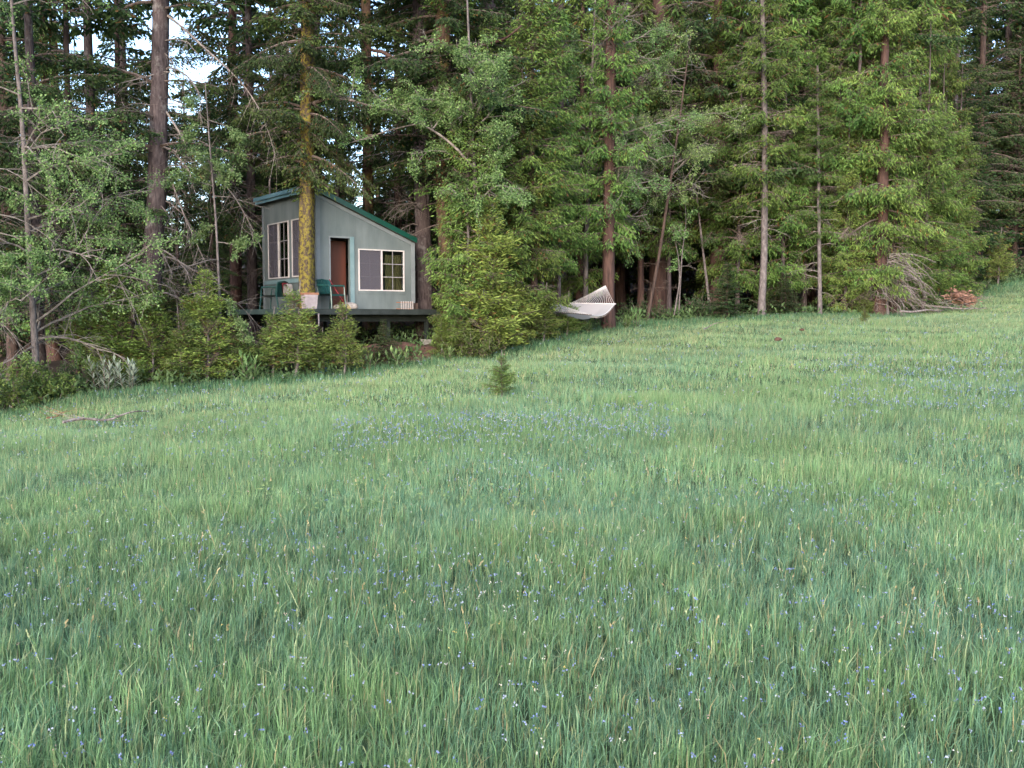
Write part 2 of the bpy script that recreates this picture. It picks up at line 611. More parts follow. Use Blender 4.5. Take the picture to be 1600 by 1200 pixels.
def window(parent, axis, a0, a1, z0, z1, face, fr_w, sash_screen, grid, name='window', flip=False, mull=True):
    """sliding window; face = outside plane coordinate, inside is +"""
    w = MB()

    def bx(mb, u0, u1, v0, v1, t0, t1, mat=0):
        if axis == 'x':
            mb.box(u0, u1, face + t0, face + t1, v0, v1, mat)
        else:
            mb.box(face + t0, face + t1, u0, u1, v0, v1, mat)
    e = .035
    bx(w, a0 - e, a1 + e, z1, z1 + e, -.03, .05)
    bx(w, a0 - e, a1 + e, z0 - e, z0, -.03, .05)
    bx(w, a0 - e, a0, z0, z1, -.03, .05)
    bx(w, a1, a1 + e, z0, z1, -.03, .05)
    win = w.obj(name, M['vinyl'], parent)
    mid = (a0 + a1) / 2
    b = MB()
    bx(b, mid - .028, mid + .028, z0, z1, -.022, .04)
    b.obj('mullion', M['vinyl'], win)
    for k, (u0, u1) in enumerate(((a0, mid - .028), (mid + .028, a1))):
        s = MB()
        bx(s, u0, u1, z0 + .001, z1 - .001, .02, .026)
        s.obj('pane', M['glass'], win)
        q = MB()
        uc = (u0 + u1) / 2
        bx(q, uc - .010, uc + .010, z0, z1, .004, .016)
        for j in (1, 2):
            zz = z0 + (z1 - z0) * j / 3
            bx(q, u0, uc - .013, zz - .013, zz + .013, .004, .016)
            bx(q, uc + .013, u1, zz - .013, zz + .013, .004, .016)
        q.obj('glazing_bar', M['bar'], win)
        if (k == 0) == (not flip):
            s = MB()
            bx(s, u0 + .002, u1 - .002, z0 + .002, z1 - .002, -.006, -.003)
            sc_ = s.obj('insect_screen', M['screen_mesh'], win)
    return win


def screen_mesh_mat():
    m, nt, out = new_mat('fine_insect_screen')
    d = N(nt, 'ShaderNodeBsdfDiffuse')
    d.inputs[0].default_value = (.085, .08, .10, 1)
    t = N(nt, 'ShaderNodeBsdfTransparent')
    mx = N(nt, 'ShaderNodeMixShader')
    mx.inputs[0].default_value = .55
    nt.links.new(t.outputs[0], mx.inputs[1])
    nt.links.new(d.outputs[0], mx.inputs[2])
    nt.links.new(mx.outputs[0], out.inputs[0])
    return m


M['screen_mesh'] = screen_mesh_mat()


def make_cabin():
    c = empty('cabin', (CX, CY, DZ), 'small grey-green cabin with a slanting green metal roof, open doorway and white windows', 'cabin', rz=TH)
    T = .11
    DX0, DX1, DH = .42, 1.04, 2.06
    WX0, WX1, WZ0, WZ1 = 1.34, 2.80, .58, 1.74
    mb = MB()
    th = top_h
    wall_strip(mb, 'x', 0, DX0, 0, th(0), th(DX0), 0, T)
    wall_strip(mb, 'x', DX0, DX1, DH, th(DX0), th(DX1), 0, T)
    wall_strip(mb, 'x', DX1, WX0, 0, th(DX1), th(WX0), 0, T)
    wall_strip(mb, 'x', WX0, WX1, 0, WZ0, WZ0, 0, T)
    wall_strip(mb, 'x', WX0, WX1, WZ1, th(WX0), th(WX1), 0, T)
    wall_strip(mb, 'x', WX1, Wd, 0, th(WX1), th(Wd), 0, T)
    mb.obj('wall', M['siding'], c)['label'] = 'front wall under the sloping roof edge'
    # left (tall) wall with two windows
    LW = [(.16, 1.73), (2.05, 3.64)]
    LZ0, LZ1 = 1.0, 2.65
    mb = MB()
    ys = [T, LW[0][0], LW[0][1], LW[1][0], LW[1][1], Dp - T]
    for i in range(5):
        a0, a1 = ys[i], ys[i + 1]
        if i % 2 == 0:
            wall_strip(mb, 'y', a0, a1, 0, HL, HL, 0, T)
        else:
            wall_strip(mb, 'y', a0, a1, 0, LZ0, LZ0, 0, T)
            wall_strip(mb, 'y', a0, a1, LZ1, HL, HL, 0, T)
    mb.obj('wall', M['siding'], c)['label'] = 'tall side wall with two narrow windows'
    mb = MB()
    wall_strip(mb, 'x', 0, Wd, 0, HL, HR, Dp - T, Dp)
    mb.obj('wall', M['siding'], c)
    mb = MB()
    wall_strip(mb, 'y', T, Dp - T, 0, HR, HR, Wd - T, Wd)
    mb.obj('wall', M['siding'], c)
    mb = MB()
    mb.box(T, Wd - T, T, Dp - T, .002, .03)
    mb.obj('floor', M['inside'], c)
    # inner lining so the room is dark and closed
    mb = MB()
    mb.box(T + .01, T + .03, T + .01, .14, .031, HL - .2)
    mb.obj('lining', M['inside'], c)
    # corner boards
    mb = MB()
    mb.box(-.022, .1, -.022, -.001, 0, HL - .05)
    mb.box(-.022, -.001, -.001, .1, 0, HL - .02)
    mb.obj('corner_board', M['trim'], c)
    mb = MB()
    mb.box(Wd - .1, Wd + .022, -.022, -.001, 0, HR - .0)
    mb.obj('corner_board', M['trim'], c)
    mb = MB()
    mb.box(-.022, -.001, Dp - .1, Dp + .02, 0, HL - .02)
    mb.obj('corner_board', M['trim'], c)
    # raking trim under the roof edge
    mb = MB()
    v = []
    for z in (-.12, -.02):
        for y in (-.02, -.002):
            for x in (.1, Wd - .1):
                v.append((x, y, th(x) + z))
    mb.hexa(v)
    mb.obj('rake_board', M['trim'], c)
    # door casing
    d = MB()
    d.box(DX0 - .05, DX0, -.02, .0, 0, DH + .05)
    d.box(DX0, DX1, -.02, -.001, DH, DH + .05)
    d.obj('door_frame', M['trim'], c)
    d = MB()
    d.box(DX1, DX1 + .13, -.024, -.001, 0, DH + .05)
    d.obj('door_frame', M['trim_blue'], c)['label'] = 'wider blue-grey casing board right of the doorway'
    # door leaf standing back inside the dark doorway
    L = DX1 - DX0 + .16
    a = math.radians(14)
    hx, hy = DX1 + .12, T + .42
    ux, uy = -math.cos(a), math.sin(a)
    nx, ny = math.sin(a), math.cos(a)
    d = MB()
    d.obox((hx + ux * L / 2 + nx * .02, hy + uy * L / 2 + ny * .02, 1.02), (ux * L / 2, uy * L / 2, 0), (nx * .02, ny * .02, 0), (0, 0, 1.0))
    door = d.obj('door', M['door'], c)
    h = MB()
    kx, ky = hx + ux * (L - .07), hy + uy * (L - .07)
    h.tube([(kx, ky, 1.0), (kx - nx * .06, ky - ny * .06, 1.0)], .02, 8)
    h.obj('door_handle', M['vinyl'], door)
    # windows
    window(c, 'x', WX0, WX1, WZ0, WZ1, 0, .04, True, True)
    # window apron trim
    m2 = MB()
    m2.box(WX0 - .06, WX1 + .06, -.015, -.001, WZ0 - .12, WZ0 - .037)
    m2.obj('window_apron', M['siding'], c)
    for (a0, a1) in LW:
        window(c, 'y', a0, a1, LZ0, LZ1, 0, .04, True, True, flip=True)
        cu = MB()
        n = 40
        yy = np.linspace(a0, (a0 + a1) / 2, n)
        xx = .2 + .02 * np.sin(yy * 60)
        v = np.concatenate([np.stack([xx, yy, np.full(n, LZ0 - .1)], 1), np.stack([xx, yy, np.full(n, LZ1 + .05)], 1)])
        cu.add(v, f4=[(i, i + 1, n + i + 1, n + i) for i in range(n - 1)])
    m2 = MB()
    m2.box(-.03, -.001, .1, Dp - .1, LZ0 - .2, LZ0 - .08)
    m2.obj('belt_board', M['trim_blue'], c)
    # curtain behind the right pane of the front window
    cu = MB()
    n = 60
    xx = np.linspace((WX0 + WX1) / 2 + .22, WX1 + .05, n)
    yy = .2 + .02 * np.sin(xx * 70)
    v = np.concatenate([np.stack([xx, yy, np.full(n, WZ0 - .1)], 1), np.stack([xx, yy, np.full(n, WZ1 - .1)], 1)])
    cu.add(v, f4=[(i, i + 1, n + i + 1, n + i) for i in range(n - 1)])
    cu.obj('curtain', M['curtain'], c, smooth=True)
    # roof
    OL, OR, OF, OB = .16, .04, .12, .2
    sl = (HR - HL) / Wd

    def rz(x):
        return HL + sl * x

    def slab(x0, x1, y0, y1, lo, hi):
        m = MB()
        m.hexa([(x, y, rz(x) + k) for k in (lo, hi) for y in (y0, y1) for x in (x0, x1)])
        return m
    roof = slab(-OL, Wd + OR, -OF, Dp + OB, .10, .125).obj('roof', M['roof'], c)
    k = 0
    for i in range(10):
        yy = -OF + .02 + i * .48
        slab(-OL - .002, Wd + OR + .002, yy, yy + .03, .1255, .155).obj('roof_rib', M['roof'], roof)
    slab(-OL + .03, Wd + OR - .03, -OF + .03, Dp + OB - .03, .002, .099).obj('soffit', M['soffit'], roof)
    slab(-OL + .0, Wd + OR, -OF - .012, -OF + .0, .0, .15).obj('rake_flashing', M['roof'], roof)
    m = MB()
    m.box(-OL - .02, -OL - .001, -OF - .012, Dp + OB, rz(-OL) - .04, rz(-OL) + .16)
    m.obj('fascia', M['fascia'], roof)
    m = MB()
    m.box(-OL - .07, -OL - .0205, -OF - .012, Dp + OB, rz(-OL) + .05, rz(-OL) + .165)
    m.obj('gutter', M['fascia'], roof)
    return c


def make_deck():
    X0, X1, Y0, Y1 = -1.1, 3.56, -1.0, Dp + .3
    d = empty('deck', cab(X0, Y0, 0), 'low dark wooden deck on posts carrying the cabin', 'deck', rz=TH)
    w, l = X1 - X0, Y1 - Y0
    i = 0
    x = 0.0
    board = MB()
    board.box(0, .138, 0, l - .0, -.034, -.004)
    me = board.mesh('plank', M['deck_top'])
    # boards run towards the cabin's back; ends show along the front edge
    while x + .138 < w:
        o = link('plank', me, d)
        o.location = (x, 0, 0)
        x += .144
    m = MB()
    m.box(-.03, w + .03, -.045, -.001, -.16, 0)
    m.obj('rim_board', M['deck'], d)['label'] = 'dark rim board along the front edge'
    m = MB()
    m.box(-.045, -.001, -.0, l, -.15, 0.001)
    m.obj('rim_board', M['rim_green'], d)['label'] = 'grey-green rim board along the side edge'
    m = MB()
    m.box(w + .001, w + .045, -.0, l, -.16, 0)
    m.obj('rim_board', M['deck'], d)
    jm = MB()
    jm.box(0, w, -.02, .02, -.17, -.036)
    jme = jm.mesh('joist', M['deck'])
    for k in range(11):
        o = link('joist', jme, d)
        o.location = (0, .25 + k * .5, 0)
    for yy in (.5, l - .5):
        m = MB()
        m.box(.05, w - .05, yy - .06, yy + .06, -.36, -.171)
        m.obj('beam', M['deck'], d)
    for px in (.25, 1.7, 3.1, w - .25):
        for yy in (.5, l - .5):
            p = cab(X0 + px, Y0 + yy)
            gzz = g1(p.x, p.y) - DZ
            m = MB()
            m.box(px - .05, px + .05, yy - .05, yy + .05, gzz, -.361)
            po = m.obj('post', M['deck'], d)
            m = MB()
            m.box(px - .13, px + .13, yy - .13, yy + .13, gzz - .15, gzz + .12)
            m.obj('pier_block', M['concrete'], po)


make_cabin()
make_deck()


# ---------------------------------------------------------------- things on and under the deck
def chair(loc, rz, label, mat='plastic_green', sc=1.0):
    c = empty('garden_chair', loc, label, 'chair', 'plastic garden chairs on the deck', rz)
    m = MB()
    n = 9
    for (z, t) in ((.42, .02),):
        v = []
        for k in (0, 1):
            for yy in np.linspace(-.24, .24, n):
                for xx in (-.24, .26):
                    v.append((xx, yy, z - t * k - .03 * (1 - (yy / .24) ** 2)))
        f = []
        for k in (0, 1):
            for i in range(n - 1):
                a = k * 2 * n + i * 2
                f.append((a, a + 1, a + 3, a + 2) if k == 0 else (a, a + 2, a + 3, a + 1))
        m.add(v, f4=f)
    m.box(-.25, -.235, -.24, .24, .37, .42)
    m.box(.26, .275, -.24, .24, .36, .41)
    m.obj('seat', M[mat], c)
    m = MB()
    for i in range(7):
        th = math.radians(-48 + 16 * i)
        x, y = -.2 - .1 * math.cos(th) + .04, .3 * math.sin(th)
        m.obox((x - .02, y, .62), (.006, .0, .03), (0.01 * math.sin(th), .027, 0), (-.05, 0, .17))
    pts_ = [(-.32 - .0 - .1 * math.cos(math.radians(a)) + .06, .31 * math.sin(math.radians(a)), .83 - .05 * abs(math.sin(math.radians(a)))) for a in range(-60, 61, 15)]
    m.tube(pts_, .03, 6)
    m.obj('backrest', M[mat], c)
    for s in (-1, 1):
        m = MB()
        m.tube([(-.26, s * .29, .66), (-.05, s * .31, .66), (.22, s * .3, .65), (.25, s * .28, .6)], [.022, .026, .026, .02], 6)
        m.obj('armrest', M[mat], c)
        m = MB()
        m.tube([(.25, s * .28, .62), (.27, s * .27, .4), (.31, s * .29, 0)], [.018, .026, .018], 5)
        m.obj('leg', M[mat], c)
        m = MB()
        m.tube([(-.3, s * .27, .78), (-.24, s * .25, .4), (-.33, s * .28, 0)], [.018, .026, .018], 5)
        m.obj('leg', M[mat], c)
    return c


chair(cab(.14, -.62), TH - 1.2, 'dark green plastic armchair beside the open doorway')
chair(cab(-.55, 1.9), TH + 2.2, 'dark green plastic armchair draped with red and white cloth left of the mossy trunk')


def cloth(name, pos, rz, w, d, drop, mat, label, cat):
    m = MB()
    n = 14
    u = np.linspace(-1, 1, n)
    U, V = np.meshgrid(u, u)
    X = U * w / 2
    Y = V * d / 2
    Z = -drop * np.maximum(0, np.abs(V) - .35) ** 1.1 - .02 * np.sin(U * 6) * np.cos(V * 5)
    Yc = np.where(np.abs(V) > .35, np.sign(V) * (.35 * d / 2 + (np.abs(Y) - .35 * d / 2) * .25), Y)
    i = np.arange(n - 1)[:, None] * n
    j = np.arange(n - 1)[None, :]
    f = np.stack([i + j, i + j + 1, i + n + j + 1, i + n + j], -1).reshape(-1, 4)
    v = np.stack([X, Yc, Z], -1).reshape(-1, 3)
    v2 = v + np.array([0, 0, -.008])
    m.add(np.vstack([v, v2]), f4=np.vstack([f, f[:, ::-1] + n * n]))
    o = m.obj(name, M[mat], smooth=True)
    o.location = pos
    o.rotation_euler = (0, 0, rz)
    tag(o, label, cat)


cloth('towel', cab(-.55, 1.9) + Vector((.28, -.1, .79)), 1.2, .3, .5, .6, 'red', 'red cloth hung over the back of the left deck chair', 'towel')
cloth('towel', cab(-.5, 1.62) + Vector((.28, -.06, .74)), .9, .2, .42, .5, 'whitecloth', 'white cloth hung beside the red one on the left deck chair', 'towel')


def lathe(mb, prof, k=14, mat=0, c=(0, 0, 0)):
    prof = np.asarray(prof, float)
    th = np.linspace(0, 2 * np.pi, k, endpoint=False)
    v = np.stack([prof[:, 0][:, None] * np.cos(th), prof[:, 0][:, None] * np.sin(th), np.repeat(prof[:, 1][:, None], k, 1)], -1) + np.array(c)
    n = len(prof)
    i = np.arange(n - 1)[:, None] * k
    j = np.arange(k)[None, :]
    f = np.stack([i + j, i + (j + 1) % k, i + k + (j + 1) % k, i + k + j], -1).reshape(-1, 4)
    mb.add(v.reshape(-1, 3), f4=f, mat=mat)


pl = empty('planter', cab(-.62, -.86), 'pale square planter with a terracotta rim in front of the mossy trunk', 'planter', rz=TH)
m = MB()
m.hexa([(-.17, -.12, 0), (.17, -.12, 0), (-.17, .12, 0), (.17, .12, 0), (-.2, -.13, .38), (.2, -.13, .38), (-.2, .13, .38), (.2, .13, .38)])
m.obj('pot_body', M['pot'], pl)
m = MB()
m.box(-.23, .23, -.13, .13, .381, .44)
m.obj('rim', M['terracotta'], pl)

br = empty('broom', cab(.34, -.45), 'red-handled broom leaning at the left jamb of the doorway', 'broom', rz=TH)
m = MB()
m.tube([(.28, -.1, .1), (.02, .4, .85)], .014, 6)
m.obj('handle', M['red'], br)
m = MB()
m.hexa([(.16, -.16, 0), (.42, -.2, 0), (.16, -.1, 0), (.42, -.12, 0), (.22, -.14, .14), (.34, -.15, .14), (.22, -.09, .14), (.34, -.1, .14)])
m.obj('brush_head', M['curtain'], br)

# rounded stone by the doorway
m = MB()
prof = [(.001, 0), (.2, .0), (.24, .06), (.2, .15), (.1, .2), (.001, .21)]
lathe(m, prof, 12)
o = m.obj('stone', M['stone'], smooth=True)
o.location = cab(.86, -.3)
o.scale = (1.1, .7, .95)
tag(o, 'rounded pale stone on the deck at the foot of the doorway', 'stone')
m = MB()
lathe(m, [(.001, 0), (.1, 0), (.13, .05), (.09, .11), (.001, .13)], 10)
o = m.obj('stone', M['stone'], smooth=True)
o.location = cab(.5, -.25)
tag(o, 'small dark grey stone on the deck left of the larger doorway stone', 'stone')

# slatted crate near the right end of the deck
cr = empty('slatted_crate', cab(2.62, -.42), 'small reddish slatted crate on the deck under the front window', 'crate', rz=TH)
for s in (-1, 1):
    m = MB()
    m.box(-.22, .22, s * .12 - .01, s * .12 + .01, .0, .03)
    m.box(-.22, .22, s * .12 - .01, s * .12 + .01, .19, .22)
    m.obj('rail', M['terracotta'], cr)
sm = MB()
sm.box(-.02, .02, -.008, .008, .0, .24)
sme = sm.mesh('slat', M['whitecloth'])
for i in range(6):
    o = link('slat', sme, cr)
    o.location = (-.19 + i * .076, -.14, 0)
bx_ = MB()
bx_.box(-.07, .07, -.08, .08, 0, .19)
o = bx_.obj('storage_tin', M['bark_dark'])
o.location = cab(3.0, -.35)
o.rotation_euler = (0, 0, TH)
tag(o, 'small dark tin on the deck between the slatted crate and the grey trunk', 'tin')

# blue container and pale pipe under the deck
p = gp(505, 27.0)
m = MB()
lathe(m, [(.001, 0), (.13, 0), (.16, .38), (.175, .4), (.175, .42), (.15, .42), (.13, .05), (.001, .05)], 16)
o = m.obj('bucket', M['blue'], smooth=False)
o.location = (p.x, p.y, at(505, 524, 27.0).z)
o.scale = (1, 1, .95)
tag(o, 'bright blue bucket on the earth under the deck edge', 'bucket')
bkt = o
m = MB()
a = at(498, 490, 27.25)
m.tube([a + Vector((0, 0, -.0)), a + Vector((0, 0, -.34))], .02, 8)
o = m.obj('drain_pipe', M['pot'])
tag(o, 'short pale pipe hanging below the front edge of the deck', 'pipe')
# earth block under the bucket so it stands on ground
m = MB()
rg = np.random.default_rng(3)
n = 26
th = np.linspace(0, 2 * np.pi, n, endpoint=False)


def mound(px, D, rx, ry, h, mat, label, name='earth_mound', seed=0):
    rg = np.random.default_rng(seed)
    m = MB()
    n = 30
    u = np.linspace(-1, 1, n)
    U, V = np.meshgrid(u, u)
    rr = np.sqrt(U * U + V * V)
    hh = h * np.clip(1 - rr ** 2, -.3, 1) * (.7 + .6 * vnoise(U * 3 + 9, V * 3 + 4, .5, seed))
    p = gp(px, D)
    X = p.x + U * rx
    Y = p.y + V * ry
    Z = gz(X, Y) + hh - .05
    i = np.arange(n - 1)[:, None] * n
    j = np.arange(n - 1)[None, :]
    f = np.stack([i + j, i + j + 1, i + n + j + 1, i + n + j], -1).reshape(-1, 4)
    m.add(np.stack([X, Y, Z], -1).reshape(-1, 3), f4=f)
    o = m.obj(name, M[mat], smooth=True)
    tag(o, label, kind='structure')
    return o


mound(610, 28.6, 2.4, 1.1, .35, 'soil', 'bank of dry reddish earth under the front of the deck', seed=2)
bkt.location.z = g1(bkt.location.x, bkt.location.y) + .0


# ---------------------------------------------------------------- trees: generators
def rotz(v, a):
    c, s = np.cos(a), np.sin(a)
    return np.stack([v[..., 0] * c - v[..., 1] * s, v[..., 0] * s + v[..., 1] * c, v[..., 2]], -1)


def conifer_crown(name, seed, H, z0, R, nb, sp=.12, sw=.045, e0=5, droop=35, tipup=10, dark=(.030, .050, .020), light=(.075, .105, .030),
                  hang=.35, dens=1.0, ztop_detail=11.0, prof=.85, sides=None, gapsz=.0, bare=0.0, brown=0.03, fluff=.03, elv=12, upr=0.0, t0=.0):
    rg = np.random.default_rng(seed)
    mb = MB()
    dark = np.array(dark)
    light = np.array(light)
    hs = z0 + (H - z0) * (np.sort(rg.random(nb)) ** .95)
    az = np.cumsum(rg.uniform(1.9, 2.9, nb))
    for h, a0 in zip(hs, az):
        rel = (h - z0) / (H - z0)
        L = R * (1 - rel) ** prof * rg.uniform(.4, 1.25) + .1
        if rel < .12:
            L *= .6 + 3.3 * rel
        coarse = 1.0 if h < ztop_detail else 1.9
        el = math.radians(e0 + 35 * rel + rg.uniform(-elv, elv))
        npt = 8
        s = np.linspace(0, 1, npt)
        ang = el - np.radians(droop) * s * 1.1 + np.radians(tipup + droop * .4) * s ** 3
        st = L / (npt - 1)
        r_ = np.concatenate([[0], np.cumsum(np.cos(ang[:-1]) * st)])
        z_ = np.concatenate([[0], np.cumsum(np.sin(ang[:-1]) * st)])
        wob = np.cumsum(rg.normal(0, .03, npt)) * L * .4
        P = np.stack([r_, wob, z_], 1)
        P = rotz(P, a0)
        P[:, 2] += h
        mb.tube(P, np.linspace(.012 + .010 * L, .004, npt), 4, mat=1, cap=False)
        if rg.random() < bare:
            keep = .0
        else:
            keep = 1.0
        # twigs
        step = .085 * coarse / dens
        nt_ = max(5, int(L / step))
        ss = np.linspace(.1 if L < 1 else .22, 1, nt_) + rg.normal(0, .01, nt_)
        ss = np.clip(ss, .05, 1)
        ss = np.repeat(ss, 2)
        side = np.tile([1., -1.], nt_)
        B = np.stack([np.interp(ss, s, P[:, k]) for k in range(3)], 1)
        T = np.stack([np.interp(ss, s, np.gradient(P[:, k], s)) for k in range(3)], 1)
        T /= np.linalg.norm(T, axis=1)[:, None]
        perp = np.cross(T, [0, 0, 1.])
        perp /= np.linalg.norm(perp, axis=1)[:, None] + 1e-9
        l = (.10 + .42 * L * (1 - ss) ** .75 * np.minimum(1, ss * 3) * rg.uniform(.5, 1.1, len(ss)))
        l = np.minimum(l, .75)
        d = T * .75 + perp * side[:, None] * rg.uniform(.5, .95, len(ss))[:, None] + rg.normal(0, .12, (len(ss), 3))
        d[:, 2] -= hang * rg.uniform(.2, 1.1, len(ss))
        d /= np.linalg.norm(d, axis=1)[:, None]
        mb.tris_tube(B, B + d * l[:, None], .004, .0015, mat=1)
        if keep == 0:
            continue
        # sprays along each twig
        q = sp * .40 * coarse / dens
        m = np.maximum(2, (l / q).astype(int))
        tot = m.sum()
        idx = np.repeat(np.arange(len(ss)), m)
        start = np.concatenate([[0], np.cumsum(m)[:-1]])
        kk = np.arange(tot) - np.repeat(start, m)
        fr = (kk + rg.random(tot) * .6) / m[idx]
        pos = B[idx] + d[idx] * (l[idx] * fr)[:, None]
        pos[:, 2] -= hang * .25 * l[idx] * fr ** 2
        pos += rg.normal(0, fluff, (tot, 3)) * np.array([1, 1, 1.4])
        sgn = np.where(kk % 2 == 0, 1., -1.)
        nrm = np.cross(d[idx], perp[idx])
        pd = np.cross(d[idx], np.array([0, 0, 1.]))
        dd = d[idx] * .8 + pd * sgn[:, None] * .6 + rg.normal(0, .28, (tot, 3))
        dd[:, 2] -= hang * .5
        dd[:, 2] += upr
        nn = np.array([0, 0, 1.]) + rg.normal(0, .55 + fluff * 6, (tot, 3))
        ln = sp * coarse * rg.uniform(.6, 1.25, tot)
        bc = rg.random()
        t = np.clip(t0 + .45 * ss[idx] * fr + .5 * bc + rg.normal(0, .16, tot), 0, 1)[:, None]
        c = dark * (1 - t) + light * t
        br_ = rg.random(tot) < brown * (1.5 - ss[idx])
        c[br_] = np.array([.13, .075, .03]) * rg.uniform(.6, 1.2, (br_.sum(), 1))
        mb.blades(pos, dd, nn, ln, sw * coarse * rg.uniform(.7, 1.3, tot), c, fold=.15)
    return mb.mesh(name, [M['needle'], M['twig']])


def cheap_trunk(name, seed, H, r0, mat, k=10, lean=.012, r1=.05, n=18, flare=1.5, noise=.12):
    rg = np.random.default_rng(seed)
    z = np.concatenate([[-.6, 0, .15, .4, .9], np.linspace(1.6, H, n)])
    x = np.cumsum(rg.normal(0, lean, len(z))) * 1.2
    y = np.cumsum(rg.normal(0, lean, len(z))) * 1.2
    x -= x[1]
    y -= y[1]
    rr = r0 * (1 - np.clip(z, 0, H) / H) ** .8 + r1 * .2
    rr *= 1 + (flare - 1) * np.exp(-np.clip(z, 0, 9) / .35)
    mb = MB()
    mb.tube(np.stack([x, y, z], 1), rr, k, noise=noise, rng=rg)
    return mb.mesh(name, M[mat], smooth=True)


def dead_branches(mb, rg, axis_fn, zs, Lr, az_fn, down=(20, 60), rad=.016, twigs=9, bend=45, mat=0, twl=.5):
    for z in zs:
        a = az_fn()
        L = rg.uniform(*Lr)
        n = 9
        s = np.linspace(0, 1, n)
        e = math.radians(rg.uniform(-15, 25))
        dn = math.radians(rg.uniform(*down))
        ang = e - dn * s ** .8 + rg.normal(0, .1, n)
        st = L / (n - 1)
        r_ = np.concatenate([[0], np.cumsum(np.cos(ang[:-1]) * st)])
        z_ = np.concatenate([[0], np.cumsum(np.sin(ang[:-1]) * st)])
        wob = np.cumsum(rg.normal(0, .05, n)) * L * .5
        P = rotz(np.stack([r_, wob, z_], 1), a)
        ax = axis_fn(z)
        P = P + np.array([ax[0], ax[1], z])
        mb.tube(P, np.linspace(rad * (.6 + .3 * L), .004, n), 5, mat=mat, cap=False)
        k = int(twigs * L)
        if k < 1:
            continue
        ss = rg.uniform(.15, 1, k)
        B = np.stack([np.interp(ss, s, P[:, q]) for q in range(3)], 1)
        T = np.stack([np.interp(ss, s, np.gradient(P[:, q], s)) for q in range(3)], 1)
        T /= np.linalg.norm(T, axis=1)[:, None]
        d = T + rg.normal(0, .65, (k, 3)) + np.array([0, 0, -.35])
        d /= np.linalg.norm(d, axis=1)[:, None]
        l = rg.uniform(.1, twl, k) * (1.2 - ss)
        E = B + d * l[:, None]
        mb.tris_tube(B, E, .006, .0025, mat=mat)
        d2 = d + rg.normal(0, .6, (k, 3)) + np.array([0, 0, -.3])
        mb.tris_tube(E, E + d2 * (l * .5)[:, None], .003, .0015, mat=mat)
        mb.tris_tube((B + E) / 2, (B + E) / 2 + (d2 - d * .6) * (l * .45)[:, None], .003, .0015, mat=mat)


def deciduous(name_seed, trunk_path, trunk_r, nlimb, limb_len, leaf=(.056, .042), nleaf=12000, zr=(.3, 1.0), elev=(0, 45), cols=None,
              az_bias=None, bare=.15, droop=.5, twig_mat=1, split=3, density=1.0, levels=3):
    """returns mesh of branches+leaves (mat0 leaf, mat1 wood) around a trunk path"""
    rg = np.random.default_rng(name_seed)
    tp = np.asarray(trunk_path, float)
    mb = MB()
    c1, c2 = cols or ((.055, .085, .035), (.12, .17, .08))
    c1 = np.array(c1)
    c2 = np.array(c2)
    ends = []

    def grow(p, d, L, r, lev, isbare):
        n = 7 if lev < 2 else 5
        P = [p]
        dd = d.copy()
        for i in range(n - 1):
            dd = dd + rg.normal(0, .16, 3) + np.array([0, 0, (-.10 * droop if lev > 0 else -.03 * droop) + (.05 if i < 2 else 0)])
            dd /= np.linalg.norm(dd)
            P.append(P[-1] + dd * L / (n - 1))
        P = np.array(P)
        if lev >= levels:
            mb.tris_tube(P[:-1], P[1:], r * .8, r * .6, mat=1)
        else:
            mb.tube(P, np.linspace(r, r * .35, n), 5 if lev < 2 else 4, mat=1, cap=False)
        if lev >= levels:
            ends.append((P, isbare))
            return
        k = int((4 + 2.2 * L) * density)
        for i in range(k):
            s = rg.uniform(.15, 1.0)
            q = np.array([np.interp(s * (n - 1), np.arange(n), P[:, a]) for a in range(3)])
            t = P[min(n - 1, int(s * (n - 1)) + 1)] - P[max(0, int(s * (n - 1)) - 1)]
            t /= np.linalg.norm(t) + 1e-9
            nd = t * .9 + rg.normal(0, .62, 3)
            nd /= np.linalg.norm(nd)
            grow(q, nd, L * rg.uniform(.28, .5) * (1.15 - .4 * s), r * .45, lev + 1, isbare or rg.random() < bare * .6)
        if lev >= 1:
            ends.append((P[2:], isbare))
    nT = len(tp)
    for i in range(nlimb):
        s = rg.uniform(*zr)
        q = np.array([np.interp(s * (nT - 1), np.arange(nT), tp[:, a]) for a in range(3)])
        a = rg.uniform(0, 2 * np.pi) if az_bias is None else rg.normal(az_bias[0], az_bias[1])
        e = math.radians(rg.uniform(*elev))
        d = np.array([math.cos(a) * math.cos(e), math.sin(a) * math.cos(e), math.sin(e)])
        L = rg.uniform(*limb_len) * (1.15 - .5 * s)
        grow(q, d, L, trunk_r * (.38 - .15 * s), 1, rg.random() < bare)
    wood = [P for P, b in ends if not b]
    if wood and nleaf:
        seg0 = np.concatenate([P[:-1] for P in wood])
        seg1 = np.concatenate([P[1:] for P in wood])
        ln = np.linalg.norm(seg1 - seg0, axis=1)
        pr = ln / ln.sum()
        idx = rg.choice(len(seg0), nleaf, p=pr)
        f = rg.random(nleaf)[:, None]
        pos = seg0[idx] * (1 - f) + seg1[idx] * f
        dd = rg.normal(0, 1, (nleaf, 3)) * .8 + (seg1 - seg0)[idx] / ln[idx][:, None] * .6 + np.array([0, 0, -.3])
        dd /= np.linalg.norm(dd, axis=1)[:, None]
        pos = pos + dd * .02 + rg.normal(0, .045, (nleaf, 3))
        nn = rg.normal(0, .6, (nleaf, 3)) + np.array([0, -.2, 1.])
        t = np.clip(rg.normal(.5, .28, nleaf), 0, 1)[:, None]
        c = c1 * (1 - t) + c2 * t
        mb.blades(pos, dd, nn, leaf[0] * rg.uniform(.7, 1.35, nleaf), leaf[1] * rg.uniform(.7, 1.3, nleaf), c, belly=.5, fold=.2)
    return mb


